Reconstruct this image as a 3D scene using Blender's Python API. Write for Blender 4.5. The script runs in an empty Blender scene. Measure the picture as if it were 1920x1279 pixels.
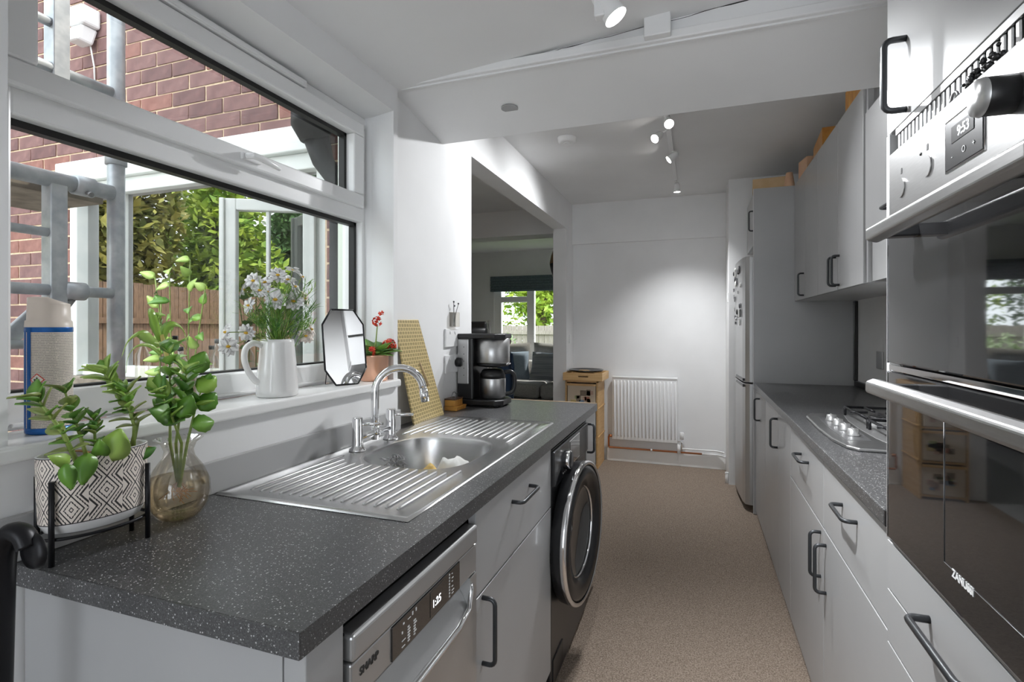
import bpy, math, random
from mathutils import Vector, Matrix
R = math.radians
SC = bpy.context.scene
COL = SC.collection
random.seed(7)

# ------------------------------------------------------------------ camera, world, sun, exposure
F_PX, VPX, VPY, CAM_H = 975.0, 1306.0, 613.0, 1.295
cam_d = bpy.data.cameras.new('camera'); cam = bpy.data.objects.new('camera', cam_d); COL.objects.link(cam)
cam_d.sensor_fit = 'HORIZONTAL'; cam_d.sensor_width = 36.0; cam_d.lens = F_PX / 1920 * 36
cam_d.shift_y = -(639.5 - VPY) / 1920; cam_d.clip_start = 0.02; cam_d.clip_end = 200
YAW = math.atan((VPX - 960) / F_PX)
cam.location = (0, 0, CAM_H); cam.rotation_euler = (R(90), 0, YAW)
SC.camera = cam

world = bpy.data.worlds.new('sky'); SC.world = world; world.use_nodes = True
bg = world.node_tree.nodes['Background']; bg.inputs[0].default_value = (0.88, 0.94, 1.0, 1); bg.inputs[1].default_value = 1.65

def add_light(kind, name, loc, energy, rot=(0, 0, 0), color=(1, 1, 1), **kw):
    d = bpy.data.lights.new(name, kind); d.energy = energy; d.color = color
    for k, v in kw.items(): setattr(d, k, v)
    o = bpy.data.objects.new(name, d); o.location = loc; o.rotation_euler = rot; COL.objects.link(o); return o
add_light('SUN', 'sun_offscreen', (4, 4, 8), 2.2, (R(-38), R(28), 0), (1, 0.95, 0.86), angle=R(2))

vs = SC.view_settings
vs.view_transform = 'Standard'; vs.look = 'None'; vs.exposure = 1.38; vs.gamma = 1.0; vs.use_curve_mapping = False

# ------------------------------------------------------------------ materials
def nt(m):
    return m.node_tree.nodes, m.node_tree.links
def pbr(name, col, rough=0.5, metal=0.0, spec=0.5, emit=None, estr=0.0, coat=0.0):
    m = bpy.data.materials.new(name); m.use_nodes = True
    b = m.node_tree.nodes['Principled BSDF']
    b.inputs['Base Color'].default_value = (*col, 1); b.inputs['Roughness'].default_value = rough
    b.inputs['Metallic'].default_value = metal; b.inputs['Specular IOR Level'].default_value = spec
    b.inputs['Coat Weight'].default_value = coat
    if emit: b.inputs['Emission Color'].default_value = (*emit, 1); b.inputs['Emission Strength'].default_value = estr
    return m
def bsdf(m): return m.node_tree.nodes['Principled BSDF']
def coords(m, scale=(1, 1, 1), out='Object'):
    n, l = nt(m); t = n.new('ShaderNodeTexCoord'); mp = n.new('ShaderNodeMapping'); mp.inputs['Scale'].default_value = scale
    l.new(t.outputs[out], mp.inputs[0]); return mp.outputs[0]
def ramp(m, fac, stops, interp='LINEAR'):
    n, l = nt(m); r = n.new('ShaderNodeValToRGB'); r.color_ramp.interpolation = interp
    while len(r.color_ramp.elements) < len(stops): r.color_ramp.elements.new(0.5)
    for e, (p, c) in zip(r.color_ramp.elements, stops): e.position = p; e.color = (*c, 1)
    l.new(fac, r.inputs[0]); return r.outputs[0]
def noise(m, vec, scale, detail=3, rough=0.5):
    n, l = nt(m); x = n.new('ShaderNodeTexNoise'); x.inputs['Scale'].default_value = scale
    x.inputs['Detail'].default_value = detail; x.inputs['Roughness'].default_value = rough
    l.new(vec, x.inputs['Vector']); return x.outputs[0]
def bump(m, h, strength=0.2, dist=0.01):
    n, l = nt(m); b = n.new('ShaderNodeBump'); b.inputs['Strength'].default_value = strength; b.inputs['Distance'].default_value = dist
    l.new(h, b.inputs['Height']); l.new(b.outputs[0], bsdf(m).inputs['Normal'])
def mathn(m, op, a, b=None, c=None):
    n, l = nt(m); x = n.new('ShaderNodeMath'); x.operation = op
    for i, v in enumerate((a, b, c)):
        if v is None: continue
        if isinstance(v, (int, float)): x.inputs[i].default_value = v
        else: l.new(v, x.inputs[i])
    return x.outputs[0]
def setcol(m, out, sock='Base Color'): m.node_tree.links.new(out, bsdf(m).inputs[sock])
def noisy(name, c0, c1, scale, rough=0.5, metal=0.0, bmp=0.0, bd=0.002, sc=(1, 1, 1), lo=0.35, hi=0.65, detail=3, coat=0.0):
    m = pbr(name, c0, rough, metal, coat=coat); v = coords(m, sc); f = noise(m, v, scale, detail)
    setcol(m, ramp(m, f, [(lo, c0), (hi, c1)]))
    if bmp: bump(m, f, bmp, bd)
    return m
def glassy(name, tint=(1, 1, 1), refl=0.08, rough=0.0, gain=0.45):
    m = bpy.data.materials.new(name); m.use_nodes = True; n, l = nt(m); n.remove(n['Principled BSDF'])
    t = n.new('ShaderNodeBsdfTransparent'); t.inputs[0].default_value = (*tint, 1)
    g = n.new('ShaderNodeBsdfGlossy'); g.inputs['Roughness'].default_value = rough
    lw = n.new('ShaderNodeLayerWeight'); lw.inputs[0].default_value = 0.35
    f = n.new('ShaderNodeMapRange'); f.inputs[3].default_value = refl; f.inputs[4].default_value = min(1, refl + gain)
    l.new(lw.outputs['Fresnel'], f.inputs[0])
    x = n.new('ShaderNodeMixShader'); l.new(f.outputs[0], x.inputs[0]); l.new(t.outputs[0], x.inputs[1]); l.new(g.outputs[0], x.inputs[2])
    l.new(x.outputs[0], n['Material Output'].inputs[0]); return m

M = {}
M['wall'] = noisy('white_wall_paint', (0.78, 0.78, 0.78), (0.82, 0.82, 0.82), 3, 0.75, bmp=0.05)
M['ceil'] = noisy('white_ceiling_paint', (0.78, 0.78, 0.78), (0.82, 0.82, 0.82), 2, 0.85, bmp=0.05)
M['upvc'] = pbr('white_upvc', (0.84, 0.84, 0.84), 0.28)
M['sill'] = pbr('white_gloss_sill', (0.85, 0.85, 0.84), 0.22)
M['gap'] = pbr('dark_joint', (0.02, 0.02, 0.02), 0.8)
M['black_seal'] = pbr('black_window_seal', (0.006, 0.006, 0.006), 0.5)
M['pane'] = glassy('window_glass', (0.98, 0.99, 0.98), 0.004, 0.0, .15)
M['cab'] = noisy('light_grey_cabinet_gloss', (0.40, 0.403, 0.408), (0.42, 0.422, 0.426), 4, 0.33, coat=0.15)
M['cab_edge'] = pbr('pale_cabinet_edge', (0.62, 0.62, 0.62), 0.35)
M['panel'] = M['cab']
M['plinth'] = pbr('grey_plinth', (0.25, 0.25, 0.255), 0.5)
M['handle'] = pbr('anthracite_handle', (0.055, 0.058, 0.062), 0.35, 0.6)
def make_worktop():
    m = pbr('speckled_dark_worktop', (0.06, 0.06, 0.062), 0.3)
    v = coords(m); n, l = nt(m)
    base = ramp(m, noise(m, v, 420, 2), [(0.3, (0.042, 0.042, 0.043)), (0.7, (0.10, 0.10, 0.102))])
    vo = n.new('ShaderNodeTexVoronoi'); vo.inputs['Scale'].default_value = 235; l.new(v, vo.inputs['Vector'])
    d = mathn(m, 'LESS_THAN', vo.outputs['Distance'], 0.28)
    sep = n.new('ShaderNodeSeparateColor'); l.new(vo.outputs['Color'], sep.inputs[0])
    k = mathn(m, 'MULTIPLY', d, mathn(m, 'GREATER_THAN', sep.outputs[0], 0.72))
    vo2 = n.new('ShaderNodeTexVoronoi'); vo2.inputs['Scale'].default_value = 420; l.new(v, vo2.inputs['Vector'])
    sep2 = n.new('ShaderNodeSeparateColor'); l.new(vo2.outputs['Color'], sep2.inputs[0])
    k2 = mathn(m, 'MULTIPLY', mathn(m, 'LESS_THAN', vo2.outputs['Distance'], 0.3), mathn(m, 'GREATER_THAN', sep2.outputs[1], 0.8))
    mx = n.new('ShaderNodeMix'); mx.data_type = 'RGBA'; l.new(mathn(m, 'MAXIMUM', mathn(m, 'MULTIPLY', k, 0.8), mathn(m, 'MULTIPLY', k2, 0.35)), mx.inputs[0])
    l.new(base, mx.inputs[6]); mx.inputs[7].default_value = (0.7, 0.7, 0.7, 1)
    setcol(m, mx.outputs[2]); bump(m, noise(m, v, 260, 2), 0.06, 0.001); return m
M['worktop'] = make_worktop()
def make_carpet():
    m = pbr('brown_loop_carpet', (0.2, 0.15, 0.11), 0.95, spec=0.1); v = coords(m)
    a = noise(m, v, 190, 3, 0.7); setcol(m, ramp(m, a, [(0.30, (0.125, 0.094, 0.072)), (0.5, (0.285, 0.225, 0.178)), (0.72, (0.48, 0.395, 0.325))]))
    bump(m, a, 0.9, 0.006); return m
M['carpet'] = make_carpet()
def brushed(name, c0, c1, rough, sc):
    m = pbr(name, c0, rough, 1.0); v = coords(m, sc); f = noise(m, v, 30, 4)
    setcol(m, ramp(m, f, [(0.3, c0), (0.7, c1)])); return m
M['steel'] = brushed('brushed_stainless_steel', (0.50, 0.50, 0.50), (0.55, 0.55, 0.55), 0.33, (1, 1, 14))
M['sink'] = brushed('satin_sink_steel', (0.58, 0.58, 0.58), (0.62, 0.62, 0.62), 0.27, (.3, .3, .3))
M['silver'] = pbr('silver_painted_metal', (0.50, 0.50, 0.50), 0.33, 0.75)
M['silver_dark'] = pbr('grey_metal', (0.25, 0.25, 0.255), 0.35, 0.7)
M['chrome'] = pbr('polished_chrome', (0.86, 0.86, 0.87), 0.06, 1.0)
M['black'] = pbr('black_plastic', (0.012, 0.012, 0.013), 0.35)
M['black_metal'] = pbr('black_metal', (0.012, 0.012, 0.014), 0.38, 0.5)
M['black_gloss'] = pbr('black_glass', (0.008, 0.008, 0.009), 0.05, spec=0.8, coat=0.5)
M['oven_glass'] = pbr('dark_oven_glass', (0.022, 0.022, 0.023), 0.03, spec=0.8, coat=0.6)
M['graphite'] = pbr('graphite_enamel', (0.035, 0.035, 0.037), 0.28, 0.4)
M['white_print'] = pbr('white_print', (0.85, 0.85, 0.85), 0.5)
M['dark_print'] = pbr('dark_print', (0.03, 0.03, 0.03), 0.5)
M['led'] = pbr('white_led_digits', (0.9, 0.95, 1), 0.5, emit=(0.9, 0.95, 1), estr=0.7)
M['white_plastic'] = pbr('white_plastic', (0.8, 0.8, 0.8), 0.35)
M['ceramic'] = pbr('white_ceramic', (0.82, 0.81, 0.80), 0.12, coat=0.4)
M['bulb'] = pbr('lit_bulb', (1, 1, 1), 0.5, emit=(1, 0.97, 0.92), estr=14)
M['wood'] = noisy('pale_birch', (0.62, 0.38, 0.16), (0.70, 0.46, 0.22), 6, 0.45, sc=(1, 1, 8))
M['wood_edge'] = pbr('cut_board_edge', (0.68, 0.52, 0.34), 0.6)
M['frost'] = pbr('frosted_plastic', (0.62, 0.52, 0.40), 0.4)
M['copper'] = pbr('copper_pipe', (0.55, 0.22, 0.10), 0.3, 1.0)
M['copper_pot'] = pbr('copper_pot', (0.80, 0.46, 0.32), 0.28, 0.75)
M['tap_dark'] = pbr('rubber', (0.02, 0.02, 0.02), 0.7)
M['water'] = glassy('tinted_water', (0.97, 0.90, 0.77), 0.04)
M['clear'] = glassy('clear_vase_glass', (0.95, 0.93, 0.89), 0.07)
M['stem'] = noisy('green_stem', (0.20, 0.30, 0.06), (0.32, 0.40, 0.11), 40, 0.5)
M['leaf'] = noisy('succulent_leaf', (0.10, 0.26, 0.03), (0.24, 0.44, 0.07), 9, 0.32)
M['leaf_pale'] = noisy('pale_leaf', (0.28, 0.48, 0.07), (0.50, 0.66, 0.18), 8, 0.35)
M['leaf_olive'] = noisy('olive_leaf', (0.20, 0.25, 0.07), (0.33, 0.40, 0.10), 10, 0.4)
M['leaf_dark'] = noisy('dark_green_leaf', (0.05, 0.17, 0.03), (0.14, 0.30, 0.05), 20, 0.4)
M['dry_leaf'] = noisy('dry_brown_leaf', (0.38, 0.16, 0.05), (0.58, 0.32, 0.10), 20, 0.6)
M['soil'] = noisy('potting_soil', (0.05, 0.03, 0.02), (0.16, 0.09, 0.05), 120, 0.95, bmp=0.8, bd=0.01)
M['petal'] = pbr('white_petal', (0.86, 0.85, 0.84), 0.6)
M['petal_warm'] = pbr('blush_petal', (0.86, 0.76, 0.68), 0.6)
M['pollen'] = noisy('yellow_flower_centre', (0.75, 0.48, 0.04), (0.62, 0.34, 0.03), 300, 0.8)
M['red'] = noisy('red_petals', (0.62, 0.03, 0.02), (0.85, 0.09, 0.03), 60, 0.6)
M['mirror'] = pbr('mirror_glass', (0.82, 0.83, 0.84), 0.01, 1.0)
M['amber'] = noisy('amber_varnished_wood', (0.42, 0.17, 0.03), (0.60, 0.30, 0.06), 14, 0.35, sc=(1, 6, 1))
M['card'] = noisy('tan_cardboard', (0.56, 0.38, 0.20), (0.62, 0.44, 0.25), 12, 0.7)
M['peach'] = noisy('peach_card', (0.66, 0.40, 0.25), (0.72, 0.48, 0.32), 12, 0.6)
M['cloth_y'] = noisy('yellow_cloth', (0.75, 0.50, 0.16), (0.80, 0.58, 0.24), 30, 0.9)
M['cloth_w'] = noisy('white_dishcloth', (0.66, 0.66, 0.64), (0.76, 0.76, 0.73), 30, 0.9)
M['sofa'] = noisy('grey_sofa_fabric', (0.42, 0.41, 0.40), (0.50, 0.49, 0.48), 60, 0.95, bmp=0.2)
M['cush_blue'] = noisy('pale_blue_cushion', (0.34, 0.43, 0.55), (0.42, 0.50, 0.61), 60, 0.95)
M['cush_grey'] = noisy('warm_grey_cushion', (0.40, 0.38, 0.36), (0.48, 0.46, 0.44), 60, 0.95)
M['blind'] = noisy('slate_blue_blind', (0.09, 0.125, 0.145), (0.13, 0.17, 0.19), 40, 0.9)
M['leather'] = pbr('black_leather', (0.012, 0.012, 0.013), 0.4)
M['galv'] = noisy('galvanised_tube', (0.34, 0.37, 0.40), (0.48, 0.51, 0.53), 25, 0.45, metal=0.35)
M['board'] = noisy('weathered_scaffold_board', (0.16, 0.13, 0.10), (0.28, 0.24, 0.19), 12, 0.9)
M['mortar'] = noisy('buff_mortar', (0.66, 0.50, 0.33), (0.78, 0.62, 0.44), 60, 0.95, bmp=0.4)
def brick_mat(name, a, b): return noisy(name, a, b, 26, 0.9, bmp=0.5, bd=0.004, lo=0.3, hi=0.7, detail=5)
BR = [brick_mat('purple_brown_brick', (0.15, 0.078, 0.076), (0.24, 0.132, 0.122)), brick_mat('red_brown_brick', (0.20, 0.088, 0.072), (0.30, 0.145, 0.118)), brick_mat('dark_brick', (0.11, 0.058, 0.058), (0.19, 0.10, 0.095))]
M['white_paint_ext'] = noisy('white_exterior_gloss', (0.72, 0.76, 0.74), (0.80, 0.83, 0.80), 9, 0.4)
M['cream'] = pbr('cream_render', (0.70, 0.76, 0.66), 0.8)
M['black_pipe'] = pbr('black_drainpipe', (0.006, 0.006, 0.007), 0.55, spec=0.2)
M['ext_glass'] = glassy('reflecting_window_glass', (0.34, 0.31, 0.27), 0.5)
M['dark_room'] = noisy('dim_room_brown', (0.16, 0.12, 0.09), (0.30, 0.23, 0.17), 2.0, 0.9)
M['fence'] = noisy('grey_timber_fence', (0.26, 0.23, 0.20), (0.36, 0.32, 0.28), 8, 0.9, sc=(6, 6, 1))
M['fence_brown'] = noisy('brown_timber_fence', (0.15, 0.09, 0.055), (0.26, 0.16, 0.10), 8, 0.9, sc=(6, 6, 1))
M['grass'] = noisy('lawn', (0.10, 0.17, 0.04), (0.18, 0.26, 0.07), 20, 0.95)
M['paving'] = noisy('concrete_paving', (0.30, 0.29, 0.27), (0.40, 0.38, 0.35), 12, 0.9)
M['fol_a'] = noisy('bright_foliage', (0.16, 0.30, 0.03), (0.48, 0.58, 0.08), 2.5, 0.6)
M['fol_y'] = noisy('olive_gold_foliage', (0.13, 0.17, 0.03), (0.42, 0.38, 0.10), 2.5, 0.6)
M['fol_b'] = noisy('deep_foliage', (0.04, 0.11, 0.03), (0.12, 0.24, 0.07), 2.5, 0.6)
M['fol_c'] = noisy('grey_green_foliage', (0.22, 0.32, 0.16), (0.45, 0.52, 0.30), 3, 0.6)
M['bark'] = noisy('bark', (0.10, 0.07, 0.05), (0.19, 0.14, 0.10), 14, 0.95)
M['can_cream'] = pbr('cream_plastic_cap', (0.74, 0.65, 0.57), 0.4)
M['can_blue'] = pbr('blue_metallic_band', (0.01, 0.12, 0.42), 0.25, 0.4)
M['hazard_red'] = pbr('red_hazard_border', (0.75, 0.05, 0.03), 0.5)
M['hazard_white'] = pbr('white_hazard_field', (0.82, 0.76, 0.70), 0.5)
M['olive_skin'] = pbr('gold_tray_edge', (0.45, 0.32, 0.10), 0.4, 0.3)
M['pendant'] = pbr('bronze_shade', (0.28, 0.16, 0.09), 0.35, 0.8)
M['pink'] = noisy('pink_print_fabric', (0.62, 0.12, 0.18), (0.10, 0.13, 0.22), 18, 0.9, lo=0.45, hi=0.5)
M['denim'] = pbr('navy_fabric', (0.05, 0.09, 0.17), 0.9)

# ------------------------------------------------------------------ mesh builder
class MB:
    def __init__(s): s.v = []; s.f = []; s.sm = []
    def _add(s, vs, fs, smooth=False, mat=None):
        b = len(s.v)
        for p in vs:
            p = Vector(p)
            s.v.append(mat @ p if mat else p)
        for f in fs: s.f.append(tuple(b + i for i in f)); s.sm.append(smooth)
        return s
    def box(s, x0, x1, y0, y1, z0, z1, mat=None):
        x0, x1 = min(x0, x1), max(x0, x1); y0, y1 = min(y0, y1), max(y0, y1); z0, z1 = min(z0, z1), max(z0, z1)
        vs = [(x0, y0, z0), (x1, y0, z0), (x1, y1, z0), (x0, y1, z0), (x0, y0, z1), (x1, y0, z1), (x1, y1, z1), (x0, y1, z1)]
        return s._add(vs, [(3, 2, 1, 0), (4, 5, 6, 7), (0, 1, 5, 4), (1, 2, 6, 5), (2, 3, 7, 6), (3, 0, 4, 7)], False, mat)
    def hexa(s, vs): return s._add(vs, [(3, 2, 1, 0), (4, 5, 6, 7), (0, 1, 5, 4), (1, 2, 6, 5), (2, 3, 7, 6), (3, 0, 4, 7)])
    def rings(s, rings, close=True, cap=(True, True), smooth=True, mat=None):
        n = len(rings[0]); vs = [p for r in rings for p in r]; fs = []
        for i in range(len(rings) - 1):
            for j in range(n if close else n - 1):
                k = (j + 1) % n; fs.append((i * n + j, i * n + k, (i + 1) * n + k, (i + 1) * n + j))
        s._add(vs, fs, smooth, mat)
        b = len(s.v) - len(vs)
        if close and cap[0]: s.f.append(tuple(b + j for j in reversed(range(n)))); s.sm.append(False)
        if close and cap[1]: s.f.append(tuple(b + (len(rings) - 1) * n + j for j in range(n))); s.sm.append(False)
        return s
    def lathe(s, prof, c=(0, 0, 0), n=24, sx=1, sy=1, cap=(True, True), axis='Z', mat=None, rot=0):
        rr = []
        for r, h in prof:
            ring = []
            for j in range(n):
                a = 2 * math.pi * j / n; x, y = r * sx * math.cos(a), r * sy * math.sin(a)
                if rot: x, y = x * math.cos(rot) - y * math.sin(rot), x * math.sin(rot) + y * math.cos(rot)
                p = (x, y, h) if axis == 'Z' else ((h, x, y) if axis == 'X' else (y, h, x))
                ring.append((p[0] + c[0], p[1] + c[1], p[2] + c[2]))
            rr.append(ring)
        return s.rings(rr, cap=cap, mat=mat)
    def tube(s, path, r, n=8, cap=(True, True), flat=1.0):
        P = [Vector(p) for p in path]; rs = r if isinstance(r, (list, tuple)) else [r] * len(P)
        rr = []; up = None
        for i, p in enumerate(P):
            t = (P[min(i + 1, len(P) - 1)] - P[max(i - 1, 0)]).normalized()
            if up is None: up = Vector((0, 0, 1)) if abs(t.z) < 0.9 else Vector((1, 0, 0))
            a = t.cross(up)
            if a.length < 1e-5: a = t.cross(Vector((0, 1, 0)))
            a.normalize(); b = a.cross(t).normalized(); up = b
            rr.append([p + (a * math.cos(2 * math.pi * j / n) + b * flat * math.sin(2 * math.pi * j / n)) * rs[i] for j in range(n)])
        return s.rings(rr, cap=cap)
    def prism(s, pts, axis, a0, a1):
        def P(u, v, a): return {'X': (a, u, v), 'Y': (u, a, v), 'Z': (u, v, a)}[axis]
        n = len(pts); vs = [P(u, v, a0) for u, v in pts] + [P(u, v, a1) for u, v in pts]
        fs = [tuple(range(n)), tuple(reversed(range(n, 2 * n)))] + [(i, n + i, n + (i + 1) % n, (i + 1) % n) for i in range(n)]
        return s._add(vs, fs)
    def ball(s, c, r, n=12, m=8, sz=1.0, jit=0.0):
        prof = []; rr = []
        for i in range(m + 1):
            t = math.pi * i / m; ring = []
            for j in range(n):
                a = 2 * math.pi * j / n; k = r * (1 + random.uniform(-jit, jit))
                ring.append((c[0] + max(1e-4, math.sin(t)) * k * math.cos(a), c[1] + max(1e-4, math.sin(t)) * k * math.sin(a), c[2] - math.cos(t) * k * sz))
            rr.append(ring)
        return s.rings(rr)
    def leaf(s, base, d, up, L, W, bend=0.2, thick=0.0012, rows=6, tip=0.6, scal=0.0):
        d = Vector(d).normalized(); side = d.cross(Vector(up))
        if side.length < 1e-3: side = d.cross(Vector((1, 0.3, 0)))
        side.normalize(); nrm = side.cross(d).normalized(); base = Vector(base)
        rr = []
        for i in range(rows + 1):
            t = i / rows; w = W * 0.5 * (math.sin(math.pi * min(1, t ** tip * 0.96 + 0.03)) ** 0.8 if t < 1 else 0.04)
            w = max(w, W * 0.06) * (1 + scal * (1 if i % 2 else -1))
            c = base + d * L * (t - bend * bend * t * t * 0.3) - nrm * bend * L * t * t
            cup = nrm * w * 0.25
            rr.append([c - side * w + cup, c - nrm * thick, c + side * w + cup, c + nrm * thick])
        return s.rings(rr)
    def build(s, name, mat, parent=None, bevel=0.0, seg=2, sub=0, origin=None, local=False, solid=0.0):
        me = bpy.data.meshes.new(name)
        if origin is None:
            if parent is not None and not local: o0 = root_loc(parent)
            elif local: o0 = Vector((0, 0, 0))
            else:
                xs = [p.x for p in s.v]; ys = [p.y for p in s.v]; zs = [p.z for p in s.v]
                o0 = Vector(((min(xs) + max(xs)) / 2, (min(ys) + max(ys)) / 2, min(zs)))
        else: o0 = Vector(origin)
        me.from_pydata([tuple(p - o0) for p in s.v], [], s.f); me.update()
        me.polygons.foreach_set('use_smooth', s.sm)
        mats = mat if isinstance(mat, (list, tuple)) else [mat]
        for m in mats: me.materials.append(m if not isinstance(m, str) else M[m])
        ob = bpy.data.objects.new(name, me); COL.objects.link(ob)
        if parent is not None: ob.parent = parent
        elif not local: ob.location = o0
        if bevel:
            b = ob.modifiers.new('bevel', 'BEVEL'); b.width = bevel; b.segments = seg; b.limit_method = 'ANGLE'; b.angle_limit = R(40); b.harden_normals = False
        if sub:
            u = ob.modifiers.new('subsurf', 'SUBSURF'); u.levels = sub; u.render_levels = sub
        if solid:
            u = ob.modifiers.new('solid', 'SOLIDIFY'); u.thickness = solid
        return ob
def root_loc(o):
    p = Vector((0, 0, 0))
    while o is not None: p = p + o.location; o = o.parent
    return p
def tag(o, label, cat, group=None):
    o['label'] = label; o['category'] = cat
    if group: o['group'] = group
    return o
def thing(name, label, cat, loc, group=None, rz=0.0):
    o = bpy.data.objects.new(name, None); COL.objects.link(o); o.location = loc; o.empty_display_size = 0.05
    o.rotation_euler = (0, 0, rz); return tag(o, label, cat, group)
def struct(o, label=None):
    o['kind'] = 'structure'
    if label: o['label'] = label
    return o
def sroot(name, loc):
    o = bpy.data.objects.new(name, None); COL.objects.link(o); o.location = loc; return struct(o)
def box(name, mat, parent, x0, x1, y0, y1, z0, z1, bevel=0.0, **k):
    return MB().box(x0, x1, y0, y1, z0, z1).build(name, mat, parent, bevel, **k)
def text(name, body, size, mat, parent, M4, extrude=0.0003, align='LEFT', bold=0.0):
    cu = bpy.data.curves.new(name, 'FONT'); cu.body = body; cu.size = size; cu.extrude = extrude; cu.align_x = align; cu.offset = bold
    t = bpy.data.objects.new(name + '_tmp', cu); COL.objects.link(t)
    dg = bpy.context.evaluated_depsgraph_get(); me = bpy.data.meshes.new_from_object(t.evaluated_get(dg))
    bpy.data.objects.remove(t); bpy.data.curves.remove(cu)
    me.transform(Matrix.Translation(-root_loc(parent)) @ M4); me.materials.clear(); me.materials.append(M[mat])
    o = bpy.data.objects.new(name, me); COL.objects.link(o); o.parent = parent; return o
def basis(x, y, z, loc):
    m = Matrix((x, y, z)).transposed().to_4x4(); m.translation = Vector(loc); return m
def arc(c, r, a0, a1, n, plane='XZ'):
    out = []
    for i in range(n + 1):
        a = R(a0 + (a1 - a0) * i / n); u, v = r * math.cos(a), r * math.sin(a)
        out.append({'XZ': (c[0] + u, c[1], c[2] + v), 'YZ': (c[0], c[1] + u, c[2] + v), 'XY': (c[0] + u, c[1] + v, c[2])}[plane])
    return out
def handle(parent, p0, p1, out, depth=0.032, r=0.0055, name='handle', mat='handle'):
    p0, p1, out = Vector(p0), Vector(p1), Vector(out); ax = (p1 - p0).normalized(); k = 0.014
    q = [p0, p0 + out * (depth - k)]
    for i in range(1, 5):
        a = math.pi / 2 * i / 4; q.append(p0 + out * (depth - k + k * math.sin(a)) + ax * k * (1 - math.cos(a)))
    for i in range(0, 5):
        a = math.pi / 2 * i / 4; q.append(p1 + out * (depth - k + k * math.cos(a)) - ax * k * (1 - math.sin(a)))
    q.append(p1)
    return MB().tube(q, r, 10).build(name, mat, parent)
def smooth(pts, k=5):
    P = [Vector(p) for p in pts]; Q = []; n_ = len(P)
    for i in range(n_ - 1):
        p0, p1, p2, p3 = P[max(i - 1, 0)], P[i], P[i + 1], P[min(i + 2, n_ - 1)]
        for q in range(k):
            u = q / k; Q.append(.5 * ((2 * p1) + (p2 - p0) * u + (2 * p0 - 5 * p1 + 4 * p2 - p3) * u * u + (3 * p1 - p0 - 3 * p2 + p3) * u ** 3))
    return Q + [P[-1]]
def pr(X, Y, Z):
    S_, C_ = math.sin(YAW), math.cos(YAW); d = -S_ * X + C_ * Y
    if d < 0.05: return (-9999, -9999)
    return (960 + F_PX * (C_ * X + S_ * Y) / d, VPY - F_PX * (Z - CAM_H) / d)

# ------------------------------------------------------------------ the room shell
WX, PX_, RX = -1.06, -1.10, 0.985        # window wall, pier wall, right wall
struct(box('floor_living', noisy('neutral_bounce_grey', (.34, .34, .34), (.44, .44, .43), 150, .95, bmp=.4), None, -6.2, -1.29, 1.95, 8.0, -0.12, 0.0), 'unseen living room floor, greyed to cut warm bounce light')  # unseen floor, its grey made up to weaken the warm bounce light
struct(box('floor', 'carpet', None, -1.29, 1.1, -2.7, 8.0, -0.12, 0.0), 'brown loop pile carpet running through the kitchen')
m = MB(); m.box(-1.36, WX, -2.7, 1.70, 0, 1.073).box(-1.36, WX, -2.7, 1.70, 2.098, 2.7).box(-1.36, WX, -2.7, 0.525, 1.073, 2.098)
m.hexa([(-1.36, 1.745, 1.073), (WX, 1.672, 1.073), (WX, 1.70, 1.073), (-1.36, 1.80, 1.073), (-1.36, 1.745, 2.098), (WX, 1.672, 2.098), (WX, 1.70, 2.098), (-1.36, 1.80, 2.098)])
struct(m.build('wall_left', 'wall'), 'white painted wall around the kitchen window')
struct(box('wall_pier', 'wall', None, -1.29, PX_, 1.70, 2.47, 0, 2.7), 'white wall beside the coffee machine')
struct(MB().box(-1.29, -1.16, 2.47, 5.2, 2.228, 2.6).box(-1.29, -1.16, 4.81, 5.2, 0, 2.228).build('wall_opening', 'wall'), 'white header and pier of the living room opening')
struct(MB().box(-1.16, 1.1, 5.09, 5.2, 0, 2.6).box(-1.16, 1.1, 5.055, 5.09, 2.11, 2.6).build('wall_far', 'wall'), 'white end wall with a shallow ledge')
struct(box('wall_recess', 'wall', None, 0.25, RX, 4.62, 5.09, 0, 2.6), 'white return wall behind the fridge')
struct(box('wall_right', 'wall', None, RX, 1.1, -2.7, 5.2, 0, 2.7), 'white wall behind the hob')
struct(MB().box(-1.36, -0.85, -2.8, -2.7, 0, 2.7).box(0.78, 1.1, -2.8, -2.7, 0, 2.7).box(-0.85, 0.78, -2.8, -2.7, 2.15, 2.7).build('wall_back', 'wall'), 'white wall with an added opening that lets sky light in')  # opening behind the camera is added to let daylight into the kitchen
def cz(x): return 2.19 + (x - WX) * 0.075
struct(MB().hexa([(-1.36, -2.8, cz(-1.36)), (1.1, -2.8, cz(1.1)), (1.1, 1.73, cz(1.1)), (-1.36, 1.73, cz(-1.36)), (-1.36, -2.8, 2.75), (1.1, -2.8, 2.75), (1.1, 1.73, 2.75), (-1.36, 1.73, 2.75)]).build('ceiling', 'ceil'), 'white ceiling rising gently to the right')
struct(box('ceiling_far', 'ceil', None, -1.29, 1.1, 2.1, 5.2, 2.505, 2.7), 'white ceiling over the far half of the kitchen')
b = struct(MB().hexa([(PX_ - .1, 1.72, 2.200), (RX, 1.72, 2.200), (RX, 2.15, 2.134), (PX_ - .1, 2.15, 2.134), (PX_ - .1, 1.72, 2.65), (RX, 1.72, 2.65), (RX, 2.15, 2.65), (PX_ - .1, 2.15, 2.65)]).build('trim_1', 'ceil', bevel=0.004), 'wide white boxed beam across the ceiling')
MB().lathe([(0.034, 0), (0.034, 0.004), (0.03, 0.006)], (-0.70, 1.945, 2.162), 28).build('cover_disc', pbr('grey_cover', (0.36, 0.36, 0.36), 0.6), b)
t2 = struct(MB().box(PX_ + .02, RX, 1.695, 1.72, 2.196, 2.225).build('trim_2', 'ceil', bevel=0.004), 'uneven painted batten along the beam')
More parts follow.
